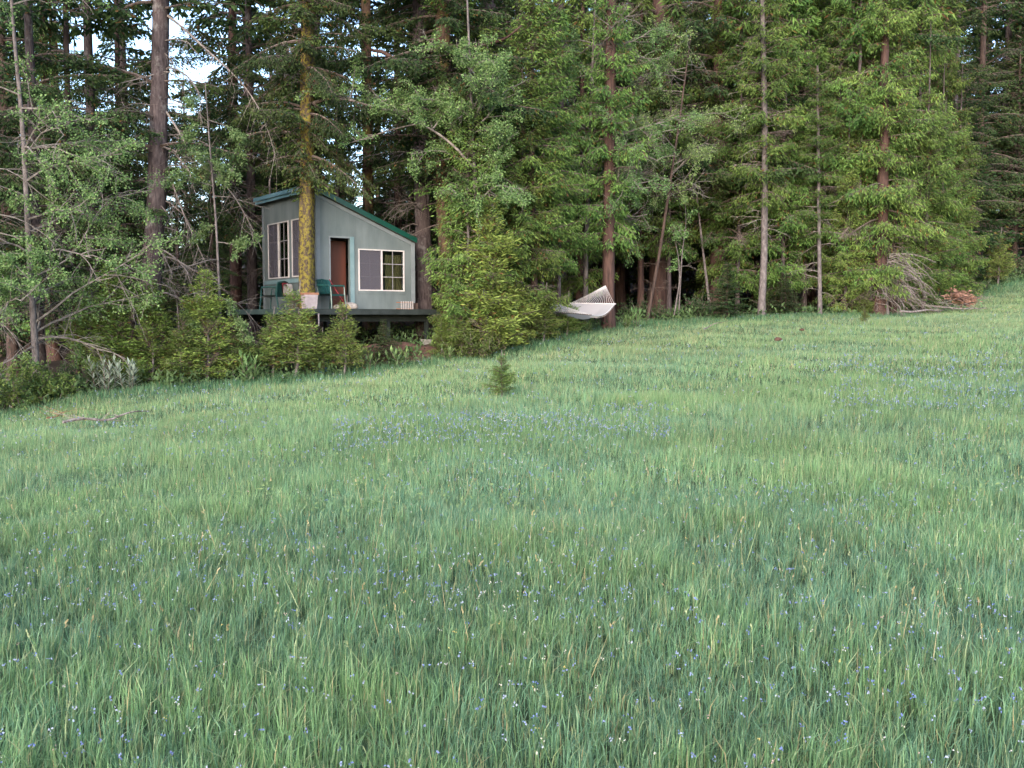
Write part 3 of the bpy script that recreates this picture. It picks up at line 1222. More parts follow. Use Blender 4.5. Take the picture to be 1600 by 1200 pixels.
def path_px(pairs):
    """[(px,py,D),...] -> world points"""
    return np.array([tuple(at(*p)) for p in pairs])


def smooth_path(P, n):
    P = np.asarray(P, float)
    d = np.concatenate([[0], np.cumsum(np.linalg.norm(np.diff(P, axis=0), axis=1))])
    s = np.linspace(0, d[-1], n)
    Q = np.stack([np.interp(s, d, P[:, k]) for k in range(3)], 1)
    for _ in range(3):
        Q[1:-1] = (Q[:-2] + Q[1:-1] * 2 + Q[2:]) / 4
    return Q


# shared crowns
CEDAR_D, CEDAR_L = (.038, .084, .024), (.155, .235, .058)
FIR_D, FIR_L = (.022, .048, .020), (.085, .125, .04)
print('crowns')
CR = {}
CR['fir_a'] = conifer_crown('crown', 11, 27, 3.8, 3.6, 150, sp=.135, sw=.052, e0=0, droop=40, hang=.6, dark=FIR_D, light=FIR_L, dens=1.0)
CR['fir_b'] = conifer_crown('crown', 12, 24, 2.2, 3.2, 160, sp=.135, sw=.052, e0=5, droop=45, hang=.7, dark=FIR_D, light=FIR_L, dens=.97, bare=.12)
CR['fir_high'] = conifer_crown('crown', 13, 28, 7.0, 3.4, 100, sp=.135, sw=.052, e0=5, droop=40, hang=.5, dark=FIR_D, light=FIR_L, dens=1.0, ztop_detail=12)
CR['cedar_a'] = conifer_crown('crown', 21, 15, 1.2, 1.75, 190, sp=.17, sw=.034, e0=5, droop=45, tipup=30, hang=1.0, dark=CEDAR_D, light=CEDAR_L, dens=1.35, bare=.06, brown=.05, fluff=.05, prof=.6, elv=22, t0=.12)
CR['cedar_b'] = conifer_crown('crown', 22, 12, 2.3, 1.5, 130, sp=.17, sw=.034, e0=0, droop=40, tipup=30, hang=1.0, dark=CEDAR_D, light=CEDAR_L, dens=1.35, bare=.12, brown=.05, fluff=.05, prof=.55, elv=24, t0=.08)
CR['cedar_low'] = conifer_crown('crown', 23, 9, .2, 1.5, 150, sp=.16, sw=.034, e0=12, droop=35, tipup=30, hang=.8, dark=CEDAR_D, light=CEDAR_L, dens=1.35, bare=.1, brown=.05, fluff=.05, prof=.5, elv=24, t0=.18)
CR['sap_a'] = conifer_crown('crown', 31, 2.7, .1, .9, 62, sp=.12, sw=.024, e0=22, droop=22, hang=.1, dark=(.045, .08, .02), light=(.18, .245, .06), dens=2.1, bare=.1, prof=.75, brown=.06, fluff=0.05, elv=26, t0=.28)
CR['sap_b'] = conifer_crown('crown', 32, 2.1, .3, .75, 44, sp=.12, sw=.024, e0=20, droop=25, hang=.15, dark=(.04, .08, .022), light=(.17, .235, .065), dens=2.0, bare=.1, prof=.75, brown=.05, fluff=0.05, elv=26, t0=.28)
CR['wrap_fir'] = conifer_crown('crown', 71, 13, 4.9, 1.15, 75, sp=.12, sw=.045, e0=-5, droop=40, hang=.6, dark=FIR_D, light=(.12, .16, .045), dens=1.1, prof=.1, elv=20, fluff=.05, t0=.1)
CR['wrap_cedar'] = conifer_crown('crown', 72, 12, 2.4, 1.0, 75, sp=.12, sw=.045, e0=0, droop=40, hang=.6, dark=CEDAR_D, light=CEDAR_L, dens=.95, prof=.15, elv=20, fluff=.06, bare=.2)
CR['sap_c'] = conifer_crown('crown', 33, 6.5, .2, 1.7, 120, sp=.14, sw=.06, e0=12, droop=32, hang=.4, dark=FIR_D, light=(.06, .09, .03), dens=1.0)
TK = {}
TK['fir'] = cheap_trunk('trunk', 41, 27, .24, 'bark_grey')
TK['fir_dark'] = cheap_trunk('trunk', 42, 26, .2, 'bark_dark')
TK['red'] = cheap_trunk('trunk', 43, 25, .22, 'bark_red')
TK['cedar'] = cheap_trunk('trunk', 44, 15, .15, 'bark_red')
TK['cedar_s'] = cheap_trunk('trunk', 45, 12, .10, 'bark_grey')
TK['slim'] = cheap_trunk('trunk', 46, 9, .07, 'bark_pale')
TK['sap'] = cheap_trunk('trunk', 47, 2.6, .028, 'bark_pale', k=6, n=6, flare=1.2)
TK['sap_c'] = cheap_trunk('trunk', 48, 6.4, .06, 'bark_dark', k=6, n=8, flare=1.2)


def dead_set(seed, z0, z1, n, Lr, down=(20, 70), mat='dead', twigs=9, rad=.014):
    mb = MB()
    rg = np.random.default_rng(seed)
    dead_branches(mb, rg, lambda z: (0, 0), rg.uniform(z0, z1, n), Lr, lambda: rg.uniform(0, 2 * np.pi), down, rad=rad, twigs=twigs)
    return mb.mesh('bare_branches', M[mat])


DB = {'a': dead_set(51, 1.2, 6.5, 26, (.6, 1.8)), 'b': dead_set(52, 1, 5, 18, (.4, 1.3), (0, 40), mat='twig'), 'c': dead_set(53, .4, 3.2, 26, (.5, 1.4), (20, 60), mat='twig')}


def tree(px, D, crown, trunk, label, cat='tree', name='fir_tree', s=1.0, sz=None, rz=None, dead=None, group=None, clabel=None, ts=1.0, dz=0.0, lean=0.0):
    p = gp(px, D, dz)
    r = random.uniform(0, 6.28) if rz is None else rz
    o = empty(name, p, label, cat, group, r)
    o.scale = (s, s, sz or s)
    if lean:
        o.rotation_euler = (random.uniform(-lean, lean), random.uniform(-lean, lean), r)
    t = link('trunk', TK[trunk] if isinstance(trunk, str) else trunk, o)
    t.scale = (ts, ts, 1)
    if crown:
        link('crown', CR[crown], o)
    if dead:
        q = link('bare_branches', DB[dead], o)
        q['kind'] = 'stuff'
    return o


def hero_trunk(name, label, pxs, radii, mat, crown=None, cs=1, crown_z=0, dead=None, n=60, k=18, noise=.14, cat='tree', Htop=27, flare=1.0, extra=None, cr_scale=(1, 1, 1)):
    """trunk following pixel path (base first); continues upward"""
    P = path_px(pxs)
    base = P[0].copy()
    base[2] = g1(base[0], base[1])
    P[0] = base - np.array([0, 0, 0])
    up = P[-1] - P[-2]
    up /= np.linalg.norm(up)
    ztop = base[2] + Htop
    P = np.vstack([P[0] - np.array([0, 0, .5]), P, P[-1] + up * (ztop - P[-1][2]) * .5, P[-1] + up * (ztop - P[-1][2])])
    Q = smooth_path(P, n)
    zz = Q[:, 2] - base[2]
    r = np.interp(zz, [0, P[-3][2] - base[2], Htop], [radii[0], radii[1], .04])
    r = r * (1 + .35 * flare * np.exp(-np.clip(zz, 0, 9) / .3))
    o = empty(name, base, label, cat)
    mb = MB()
    mb.tube(Q - base, r, k, noise=noise, rng=np.random.default_rng(len(label)))
    mb.obj('trunk', M[mat], o, smooth=True)
    if crown:
        c = link('crown', CR[crown], o)
        i = np.argmin(abs(zz - 6))
        c.location = (Q[i][0] - base[0], Q[i][1] - base[1], crown_z)
        c.scale = cr_scale
    fn = lambda z: (np.interp(z, zz, Q[:, 0] - base[0]), np.interp(z, zz, Q[:, 1] - base[1]))
    return o, fn, Q - base


# ---------------------------------------------------------------- hero trees
rg = np.random.default_rng(5)
o, fn, _ = hero_trunk('fir_tree', 'tall grey-barked fir with long bare drooping branches, left of the cabin',
                      [(233, 560, 27.5), (234, 470, 27.6), (246, 300, 27.8), (250, 100, 28), (252, 0, 28)], (.29, .215), 'bark_grey', 'fir_high', crown_z=-2.6)
for lp, lr in (([(256, 20, 28), (285, 42, 27.8), (330, 85, 27.6), (365, 115, 27.4), (395, 150, 27.2), (415, 190, 27.1), (430, 240, 27.0)], .035),
               ([(258, 172, 27.9), (280, 205, 27.7), (300, 245, 27.5), (335, 270, 27.3), (370, 310, 27.1), (402, 372, 27.0)], .03),
               ([(262, 265, 27.8), (285, 330, 27.5), (305, 375, 27.3), (325, 420, 27.2)], .028)):
    L_ = smooth_path(path_px(lp), 20) - np.array(o.location)
    mb = MB()
    mb.tube(L_, np.linspace(lr, .006, 20), 6, noise=.1)
    i = rg.integers(3, 20, 70)
    d = rg.normal(0, .5, (70, 3)) + np.array([.1, 0, -.6])
    E = L_[i] + d * rg.uniform(.2, .7, 70)[:, None]
    mb.tris_tube(L_[i], E, .006, .003)
    mb.tris_tube(E, E + (d + rg.normal(0, .4, (70, 3))) * .4, .003, .002)
    mb.obj('dead_limb', M['dead'], o)
mb = MB()
dead_branches(mb, rg, fn, rg.uniform(2.0, 9.3, 22), (.9, 3.2), lambda: rg.normal(-.2, .7), (40, 85), rad=.02, twigs=12, twl=.8)
dead_branches(mb, rg, fn, rg.uniform(3.0, 9.3, 14), (.8, 2.4), lambda: rg.normal(3.3, .7), (10, 60), rad=.018, twigs=8, twl=.6)
q = mb.obj('bare_branches', M['dead'], o)
q['kind'] = 'stuff'

o, fn, _ = hero_trunk('fir_tree', 'tall trunk coated in yellow moss, rising through the deck in front of the cabin',
                      [(479, 560, 27.9), (479, 470, 27.9), (479, 300, 27.95), (480, 120, 28), (481, 0, 28)], (.225, .18), 'bark_moss', 'fir_a', crown_z=1.1, noise=.2, cr_scale=(.7, .7, 1))
link('boughs', CR['wrap_fir'], o)
mb = MB()
dead_branches(mb, rg, fn, rg.uniform(5.2, 9.0, 9), (.5, 1.5), lambda: rg.uniform(0, 6.3), (10, 50), twigs=8)
q = mb.obj('bare_branches', M['dead'], o)
q['kind'] = 'stuff'

o, fn, _ = hero_trunk('fir_tree', 'tall purple-grey trunk standing just right of the cabin wall',
                      [(664, 500, 31.6), (662, 400, 31.6), (657, 200, 31.7), (655, 0, 31.8)], (.25, .2), 'bark_grey', 'fir_a', crown_z=3.2)
mb = MB()
dead_branches(mb, rg, fn, rg.uniform(3.0, 7.5, 18), (.7, 2.3), lambda: rg.normal(3.4, .6), (40, 85), rad=.02, twigs=10, twl=.6)
q = mb.obj('bare_branches', M['dead'], o)
q['kind'] = 'stuff'

o, fn, Q = hero_trunk('madrone_tree', 'thick orange-mossed trunk with a red curving limb, right of the deck',
                      [(706, 540, 29.6), (700, 420, 29.6), (692, 250, 29.7), (694, 100, 29.8), (692, 0, 29.8)], (.25, .2), 'bark_moss_thin', 'fir_a', crown_z=.8, noise=.2)
base = np.array(o.location)
link('boughs', CR['wrap_cedar'], o)
limb = smooth_path(path_px([(694, 118, 29.8), (680, 104, 29.6), (650, 101, 29.5), (625, 100, 29.4), (605, 86, 29.3), (598, 78, 29.3), (583, 82, 29.2), (572, 76, 29.2), (566, 60, 29.1)]), 22) - base
mb = MB()
mb.tube(limb, np.linspace(.11, .03, 22), 9, noise=.1)
l2 = smooth_path(path_px([(692, 82, 29.8), (720, 78, 29.7), (750, 72, 29.6), (790, 62, 29.5), (815, 40, 29.4)]), 16) - base
mb.tube(l2, np.linspace(.08, .02, 16), 8)
mb.obj('limb', M['bark_red'], o, smooth=True)

hero_trunk('cedar_tree', 'reddish trunk behind the cabin roof, between the two mossy trunks',
           [(577, 480, 37), (575, 300, 37), (573, 100, 37), (572, 0, 37)], (.2, .17), 'bark_moss_thin', 'fir_high', crown_z=.5)
hero_trunk('fir_tree', 'grey fir trunk showing high up right of the orange-mossed trunk',
           [(775, 500, 36), (770, 300, 36), (765, 60, 36), (764, 0, 36)], (.26, .23), 'bark_grey', 'fir_high', crown_z=1.5)
o, fn, hq = hero_trunk('cedar_tree', 'red-brown trunk that holds the right end of the hammock',
                       [(951, 530, 32.8), (951, 440, 32.8), (952, 300, 32.9), (955, 0, 33)], (.2, .165), 'bark_red', 'cedar_b', crown_z=.3, Htop=15)
o, fn, hq = hero_trunk('fir_tree', 'thin dark trunk that holds the left end of the hammock',
                       [(836, 545, 30.4), (835, 450, 30.4), (833, 340, 30.4), (830, 200, 30.4)], (.11, .08), 'bark_dark', 'cedar_low', crown_z=2.1, Htop=12)
o, fn, _ = hero_trunk('fir_tree', 'slender pink-grey trunk standing alone right of the dark gap',
                      [(1189, 500, 36), (1194, 400, 36), (1195, 200, 36), (1191, 0, 36)], (.125, .08), 'bark_pale', 'cedar_b', crown_z=1.6, Htop=17)
mb = MB()
dead_branches(mb, rg, fn, rg.uniform(1.6, 9.5, 34), (.5, 1.7), lambda: rg.uniform(0, 6.3), (0, 45), rad=.012, twigs=7, twl=.5)
q = mb.obj('bare_branches', M['dead'], o)
q['kind'] = 'stuff'
o, fn, _ = hero_trunk('fir_tree', 'thin bare-limbed trunk just left of the cedar thicket',
                      [(1281, 500, 36.2), (1280, 400, 36.2), (1279, 300, 36.3)], (.075, .06), 'bark_pale', 'cedar_b', crown_z=1.2, Htop=9, cr_scale=(.7, .7, .7))
mb = MB()
dead_branches(mb, rg, fn, rg.uniform(.8, 4.5, 18), (.5, 1.6), lambda: rg.uniform(0, 6.3), (-10, 45), rad=.014, twigs=7, twl=.5)
q = mb.obj('bare_branches', M['dead'], o)
q['kind'] = 'stuff'

# cedar thicket at right
for (px, D, s, ts, cr_, tk, lb) in (
        (1302, 37.2, .95, .7, 'cedar_b', 'cedar_s', 'slim cedar on the left flank of the right-hand thicket'),
        (1330, 37.0, 1.05, 1.2, 'cedar_a', 'cedar_s', 'grey-trunked cedar in the left half of the right-hand thicket'),
        (1352, 37.6, .9, .9, 'cedar_b', 'cedar', 'cedar whose red trunk stands left of the thickest trunk in the thicket'),
        (1372, 36.6, 1.08, 1.5, 'cedar_a', 'cedar', 'cedar with the thickest reddish trunk at the heart of the thicket'),
        (1392, 37.3, .95, 1.0, 'cedar_b', 'cedar', 'cedar whose red trunk stands right of the thickest trunk in the thicket'),
        (1425, 38.4, 1.0, .9, 'cedar_a', 'cedar_s', 'yellow-green cedar on the right side of the thicket'),
        (1462, 38.9, .82, .9, 'cedar_low', 'cedar_s', 'bushy cedar branching to the grass at the right end of the thicket'),
        (1415, 38.0, .75, .8, 'cedar_low', 'cedar_s', 'cedar with low boughs just behind the fan of dead limbs'),
        (1440, 37.6, .9, .8, 'cedar_low', 'cedar_s', 'full cedar with bright boughs down to the dead limbs'),
        (1490, 40.5, .85, .8, 'cedar_low', 'cedar_s', 'rounded cedar bough mass at the outermost right of the thicket'),
        (1315, 38.4, 1.0, .8, 'cedar_a', 'cedar_s', 'cedar tucked behind the left trunks of the thicket'),
        (1318, 36.6, .7, .8, 'cedar_low', 'cedar_s', 'shorter bright cedar at the front left of the thicket'),
        (1355, 39.5, 1.0, .9, 'cedar_a', 'cedar_s', 'cedar spire at the back of the thicket centre'),
        (1405, 39.6, 1.05, .9, 'cedar_a', 'cedar_s', 'cedar spire at the back right of the thicket'),
        (1465, 40.5, .9, .8, 'cedar_a', 'cedar_s', 'cedar spire behind the bushy right end of the thicket'),
        (1150, 37.6, .95, .8, 'cedar_a', 'cedar_s', 'slim cedar touching the lone slender trunk on its left'),
        (1222, 37.4, .95, .8, 'cedar_a', 'cedar_s', 'slim cedar touching the lone slender trunk on its right'),
        (1255, 38.2, .95, .8, 'cedar_b', 'cedar_s', 'cedar behind the thin bare-limbed trunk'),
        (1240, 39.0, 1.0, .9, 'cedar_a', 'cedar_s', 'cedar between the lone slender trunk and the thicket'),
        (1268, 41.0, 1.1, 1., 'cedar_a', 'cedar', 'tall cedar behind the left flank of the thicket')):
    tree(px, D, cr_, tk, lb, name='cedar_tree', s=s, ts=ts, dead='c' if px in (1330, 1372, 1392) else ('b' if px < 1300 else None), cat='cedar')

# fan of dead branches at the foot of the thicket, sweeping to the right
rg = np.random.default_rng(15)
mb = MB()
bp = gp(1385, 36.3)
dead_branches(mb, rg, lambda z: (0, 0), rg.uniform(.6, 2.3, 46), (.9, 2.2), lambda: rg.normal(-.3, .6), (45, 85), rad=.018, twigs=7, twl=.5)
dead_branches(mb, rg, lambda z: (-.4, 0), rg.uniform(.3, 1.6, 26), (.4, 1.4), lambda: rg.normal(-1.2, .8), (35, 75), rad=.014, twigs=10, twl=.4)
o = empty('dead_cedar', bp, 'grey dead cedar limbs fanning to the right at the foot of the thicket', 'dead branches')
q = mb.obj('bare_branches', M['dead'], o)
q['kind'] = 'stuff'
t = link('trunk', TK['slim'], o)
t.scale = (.7, .7, .25)

# conifers in the middle: young ones in front of the hammock tree
mid = [
    (733, 28.6, 'cedar_low', 'slim', .85, .8, 'young cedar with a white slender stem, right of the deck'),
    (768, 28.3, 'sap_a', 'sap', 1.5, 1.4, 'waist-high conifer at the foot of the white-stemmed young cedar'),
    (815, 30.2, 'cedar_low', 'slim', .95, .7, 'tall leafy conifer between the white-stemmed cedar and the hammock'),
    (765, 29.6, 'cedar_low', 'slim', 1.05, .7, 'bright cedar directly behind and right of the white-stemmed one'),
    (715, 29.2, 'cedar_low', 'slim', .5, .8, 'short cedar hiding the base of the orange-mossed trunk'),
    (845, 31.0, 'cedar_b', 'cedar_s', .95, .7, 'cedar just left of the hammock with boughs over its left end'),
    (872, 32.2, 'cedar_b', 'cedar_s', .85, .8, 'cedar with boughs hanging above the hammock'),
    (905, 35.5, 'cedar_a', 'cedar', .95, 1., 'shaded cedar behind the hammock'),
    (1000, 38.0, 'cedar_b', 'cedar', 1.0, .8, 'cedar with bright low boughs just right of the hammock trunk'),
    (1045, 37.5, 'cedar_b', 'cedar_s', 1.0, .8, 'cedar hanging over the twin bent saplings'),
    (1130, 39.0, 'cedar_a', 'cedar_s', 1.05, .9, 'cedar just left of the lone slender trunk'),
]
for (px, D, cr_, tk, s, ts, lb) in mid:
    tree(px, D, cr_, tk, lb, name='cedar_tree', s=s, ts=ts, cat='cedar', dead='b' if D > 35 else None)

# firs on the left
for (px, D, cr_, tk, s, ts, lb) in (
        (62, 26.5, 'fir_b', 'fir', .85, .75, 'dark fir with drooping boughs behind the far-left alder'),
        (150, 30.0, 'fir_b', 'fir', .9, .8, 'fir filling the gap between the alder and the grey-barked fir'),
        (118, 27.5, 'fir_high', 'fir_dark', .8, .7, 'narrow dark trunk at the forest edge behind the left saplings'),
        (195, 33.0, 'fir_a', 'fir_dark', .8, .8, 'shaded fir just left of the grey-barked fir'),
        (335, 32.0, 'fir_b', 'fir_dark', .36, 1.2, 'dark fir behind the slender birch left of the cabin'),
        (395, 35.0, 'fir_a', 'fir', .9, .8, 'fir rising behind the left corner of the cabin roof'),
        (-60, 24.0, 'fir_b', 'fir', .8, .8, 'fir at the extreme left edge of the wood'),
        (20, 31.0, 'fir_a', 'fir_dark', .9, .9, 'dark fir behind the far-left alder, further back'),
        (424, 34.0, 'fir_high', 'slim', .9, 1.0, 'thin grey trunk seen above the left end of the cabin roof'),
        (530, 34.5, 'fir_b', 'fir', .4, 1.2, 'short fir behind the middle of the cabin roof'),
        (625, 38.0, 'fir_b', 'fir_dark', 1.0, .8, 'dark fir behind the low end of the cabin roof'),
        (716, 35.0, 'fir_a', 'fir', .9, .8, 'fir behind the orange-mossed trunk')):
    tree(px, D, cr_, tk, lb, s=s, ts=ts, dead='a' if D < 31 else 'b', cat='fir')

# right-hand background
for (px, D, cr_, tk, s, ts, lb) in (
        (1480, 45.0, 'fir_b', 'fir', 1.0, .8, 'fir with a straight grey trunk behind the right side of the thicket'),
        (1446, 43.0, 'fir_high', 'slim', 1.0, 1.4, 'thin pale trunk high up behind the thicket'),
        (1520, 48.0, 'fir_b', 'fir_dark', 1.1, .8, 'blue-green fir right of the thicket'),
        (1580, 50.0, 'sap_c', 'sap_c', 1.8, 1.2, 'young fir at the right edge above the meadow corner'),
        (1560, 53.0, 'fir_b', 'fir', 1.1, .8, 'dark fir at the top right corner'),
        (1630, 50.0, 'fir_b', 'fir', 1.1, .8, 'fir just at the right border of the view'),
        (1500, 46.0, 'sap_c', 'sap_c', 1.5, 1.2, 'young fir beside the pale snag on the right'),
        (1700, 50.0, 'fir_b', 'fir', 1.1, .8, 'fir beyond the right border')):
    tree(px, D, cr_, tk, lb, s=s, ts=ts, dead='b', cat='fir')

# small sapling conifers along the edge
for (px, D, cr_, s, sz, lb) in (
        (183, 25.2, 'sap_a', 1.15, 1.12, 'tallest bright young conifer, leftmost of the row at the meadow edge'),
        (238, 25.0, 'sap_a', .9, .93, 'bright young conifer second from the left in the row at the meadow edge'),
        (322, 25.4, 'sap_a', 1.0, 1.0, 'broad yellow-green young conifer below the slender birch'),
        (286, 25.1, 'sap_b', .8, .8, 'smallest conifer of the row left of the deck'),
        (140, 26.2, 'sap_b', 1.1, 1.2, 'thin young conifer at the back of the left row'),
        (366, 26.0, 'sap_b', .75, .7, 'low conifer at the left end of the deck'),
        (461, 26.2, 'sap_b', 1.15, .98, 'young conifer on a pale stem in front of the deck corner'),
        (425, 26.4, 'sap_b', .85, .72, 'low bushy conifer below the left side of the deck'),
        (537, 26.4, 'sap_b', .8, .82, 'narrow young conifer with a white stem in front of the doorway'),
        (505, 26.6, 'sap_b', .6, .5, 'ankle-high conifer between the two pale-stemmed ones'),
        (690, 28.0, 'sap_a', .5, .4, 'low conifer at the foot of the orange-mossed trunk'),
        (720, 27.9, 'sap_b', .8, .6, 'low yellowish conifer left of the white-stemmed cedar'),
        (800, 29.2, 'sap_a', .9, .8, 'waist-high conifer in front of the thin hammock trunk'),
        (848, 29.9, 'sap_b', .8, .7, 'low conifer under the left end of the hammock'),
        (885, 31.0, 'sap_b', .7, .55, 'low conifer under the middle of the hammock'),
        (784, 17.3, 'sap_b', .42, .34, 'lone tiny conifer standing out in the meadow'),
        (1350, 31.5, 'sap_b', .22, .2, 'tiny yellow-tipped seedling in the grass before the thicket'),
        (1345, 36.4, 'sap_b', .6, .5, 'low green conifer between the thicket trunks'),
        (1555, 44.5, 'sap_b', 1.0, 1.0, 'small pale-stemmed tree alone at the right edge of the meadow')):
    tree(px, D, cr_, 'sap', lb, name='conifer_sapling', cat='sapling', s=s, sz=sz)
for (px, D, s, lb) in ((1135, 35.2, .55, 'dark rounded fir shrub left of the lone slender trunk'),
                       (1225, 36.3, .42, 'dark shrubby fir right of the lone slender trunk'),
                       (600, 27.6, .34, 'dark bluish shrubby fir in front of the deck below the window')):
    t = tree(px, D, 'sap_c', 'sap_c', lb, name='conifer_sapling', cat='sapling', s=s, sz=s * .55)

# ---------------------------------------------------------------- broadleaf trees
print('broadleaf')


def broadleaf(name, label, pxs, r, mat, cat='tree', limbs=(), **kw):
    P = path_px(pxs)
    base = P[0].copy()
    base[2] = g1(base[0], base[1])
    P[0] = base
    Q = smooth_path(np.vstack([base - [0, 0, .3], P]), 30) - base
    o = empty(name, base, label, cat)
    mb = MB()
    mb.tube(Q, np.linspace(r, r * .25, 30), 9, noise=.08)
    mb.obj('trunk', M[mat], o, smooth=True)
    mb = deciduous(trunk_path=Q, trunk_r=r, **kw)
    mb.obj('crown', [M['leaf'], M['twig_pale']], o)
    for i, (lp, lr, ll, nl, nlf) in enumerate(limbs):
        L_ = smooth_path(path_px(lp), 22) - base
        m = MB()
        m.tube(L_, np.linspace(lr, lr * .25, 22), 7, noise=.08)
        lo = m.obj('limb', M['dead'], o, smooth=True)
        deciduous(900 + i, L_, lr * 2, nl, ll, nleaf=nlf, zr=(.35, 1), elev=(-5, 45), cols=kw['cols'], bare=.1, droop=.3).obj('limb_foliage', [M['leaf'], M['twig_pale']], lo)
    return o


AL1, AL2 = (.07, .14, .045), (.24, .35, .13)
broadleaf('alder_tree', 'slim grey alder with pale leafy twigs at the far left', [(60, 620, 23.5), (46, 400, 23.3), (36, 200, 23.2), (18, 10, 23.0), (12, -150, 23)], .085, 'bark_pale',
          name_seed=61, nlimb=30, limb_len=(1.6, 3.4), nleaf=22000, zr=(.15, 1), elev=(-15, 40), cols=(AL1, AL2), bare=.25, az_bias=(-.3, 1.2), droop=1.1)
broadleaf('alder_tree', 'low alder with tangled bare twigs at the left edge', [(-30, 640, 22.5), (-25, 420, 22.4), (-10, 250, 22.2)], .06, 'bark_pale',
          name_seed=62, nlimb=16, limb_len=(1.2, 2.6), nleaf=10000, zr=(.2, 1), elev=(-20, 30), cols=(AL1, AL2), bare=.3, az_bias=(0, 1.0), droop=1.2)
broadleaf('birch_tree', 'slender pale birch just left of the cabin', [(345, 590, 26.2), (344, 480, 26.2), (338, 350, 26.1), (328, 230, 26.0), (320, 120, 26)], .045, 'bark_pale',
          name_seed=63, nlimb=20, limb_len=(.9, 2.0), nleaf=11000, zr=(.15, 1), elev=(-15, 35), cols=(AL1, (.14, .2, .09)), bare=.25, droop=.9)
broadleaf('alder_tree', 'leafy alder whose bare grey limb reaches left over the cabin roof', [(760, 560, 28.9), (752, 400, 28.8), (740, 260, 28.6), (735, 120, 28.4), (730, 0, 28.3)], .1, 'bark_pale',
          name_seed=64, nlimb=38, limb_len=(1.0, 2.5), nleaf=32000, zr=(.36, .85), elev=(0, 40), cols=(AL1, AL2), bare=.2, az_bias=(-1.2, 1.5), droop=.5,
          limbs=(([(738, 262, 28.5), (715, 232, 28.3), (680, 205, 28.1), (640, 185, 28), (600, 172, 27.9), (560, 160, 27.8), (520, 148, 27.7)], .045, (.5, 1.5), 26, 9000),
                 ([(665, 192, 28.1), (640, 196, 28), (610, 203, 27.9), (575, 215, 27.8), (545, 224, 27.7), (530, 228, 27.7)], .028, (.3, .8), 5, 500)))
broadleaf('alder_tree', 'broad alder with pale tangled twigs above the hammock', [(915, 540, 34.6), (915, 400, 34.3), (920, 260, 34), (925, 120, 33.8), (930, 0, 33.5)], .1, 'bark_pale',
          name_seed=65, nlimb=38, limb_len=(1.8, 3.9), nleaf=32000, zr=(.32, .9), elev=(-15, 30), cols=(AL1, AL2), bare=.42, az_bias=(0, 1.8), droop=.7)
broadleaf('alder_tree', 'alder leaning into the cedars right of the hammock', [(1010, 520, 35), (1030, 400, 34.9), (1060, 200, 34.8), (1080, 50, 34.8)], .07, 'bark_dark',
          name_seed=66, nlimb=26, limb_len=(1.5, 3.0), nleaf=12000, zr=(.45, 1), elev=(-10, 35), cols=(AL1, AL2), bare=.35, droop=.7)
broadleaf('sapling_tree', 'bent pale sapling, left of the twin stems in the dark gap', [(1052, 500, 35.0), (1062, 440, 35), (1060, 400, 35), (1052, 365, 35)], .035, 'bark_pale',
          name_seed=67, nlimb=5, limb_len=(.4, .9), nleaf=500, zr=(.6, 1), elev=(0, 40), cols=(AL1, AL2), bare=.2)
broadleaf('sapling_tree', 'bent pale sapling, right of the twin stems in the dark gap', [(1060, 500, 35.2), (1063, 440, 35.1), (1066, 390, 35), (1072, 355, 35), (1070, 300, 35)], .035, 'bark_pale',
          name_seed=68, nlimb=5, limb_len=(.4, .9), nleaf=500, zr=(.6, 1), elev=(0, 40), cols=(AL1, AL2), bare=.2)
broadleaf('sapling_tree', 'thin trunk leaning left in the dark gap behind the twin saplings', [(1110, 495, 38), (1098, 390, 38), (1088, 300, 38), (1080, 180, 38)], .06, 'bark_pale',
          name_seed=69, nlimb=6, limb_len=(.5, 1.3), nleaf=900, zr=(.6, 1), elev=(0, 40), cols=(AL1, AL2), bare=.3)


def shrub(name, label, px, D, R0, H, nleaf, seed, cols, leaf=(.06, .045), cat='shrub', nst=14):
    rg = np.random.default_rng(seed)
    base = np.array(gp(px, D))
    o = empty(name, base, label, cat)
    mb = MB()
    P0, P1 = [], []
    for i in range(nst):
        a = rg.uniform(0, 6.28)
        r = R0 * math.sqrt(rg.random())
        e = np.array([math.cos(a) * r, math.sin(a) * r, H * rg.uniform(.55, 1.05) * (1 - .45 * (r / R0) ** 2)])
        b = e * np.array([.25, .25, 0])
        m_ = (b + e) / 2 + rg.normal(0, .05, 3)
        P0 += [b, m_]
        P1 += [m_, e]
        for k in range(9):
            s = rg.uniform(.2, 1)
            q = b + (e - b) * s
            w = q + rg.normal(0, .28, 3) * R0 * .7 + np.array([0, 0, .08])
            P0.append(q)
            P1.append(w)
    P0 = np.array(P0)
    P1 = np.array(P1)
    P0[:, 2] = np.maximum(P0[:, 2], -.05)
    mb.tris_tube(P0, P1, .008, .003, mat=1)
    idx = rg.integers(0, len(P0), nleaf)
    f = rg.random(nleaf)[:, None] ** .6
    pos = P0[idx] * (1 - f) + P1[idx] * f + rg.normal(0, .035, (nleaf, 3))
    pos[:, 2] = np.maximum(pos[:, 2], .03)
    dd = rg.normal(0, 1, (nleaf, 3))
    nn = rg.normal(0, .5, (nleaf, 3)) + np.array([0, -.3, 1.])
    t = np.clip(rg.normal(.5, .28, nleaf), 0, 1)[:, None]
    c = np.array(cols[0]) * (1 - t) + np.array(cols[1]) * t
    mb.blades(pos, dd, nn, leaf[0] * rg.uniform(.6, 1.3, nleaf), leaf[1] * rg.uniform(.6, 1.3, nleaf), c, fold=.2)
    mb.obj('crown', [M['leaf'], M['twig']], o)
    return o


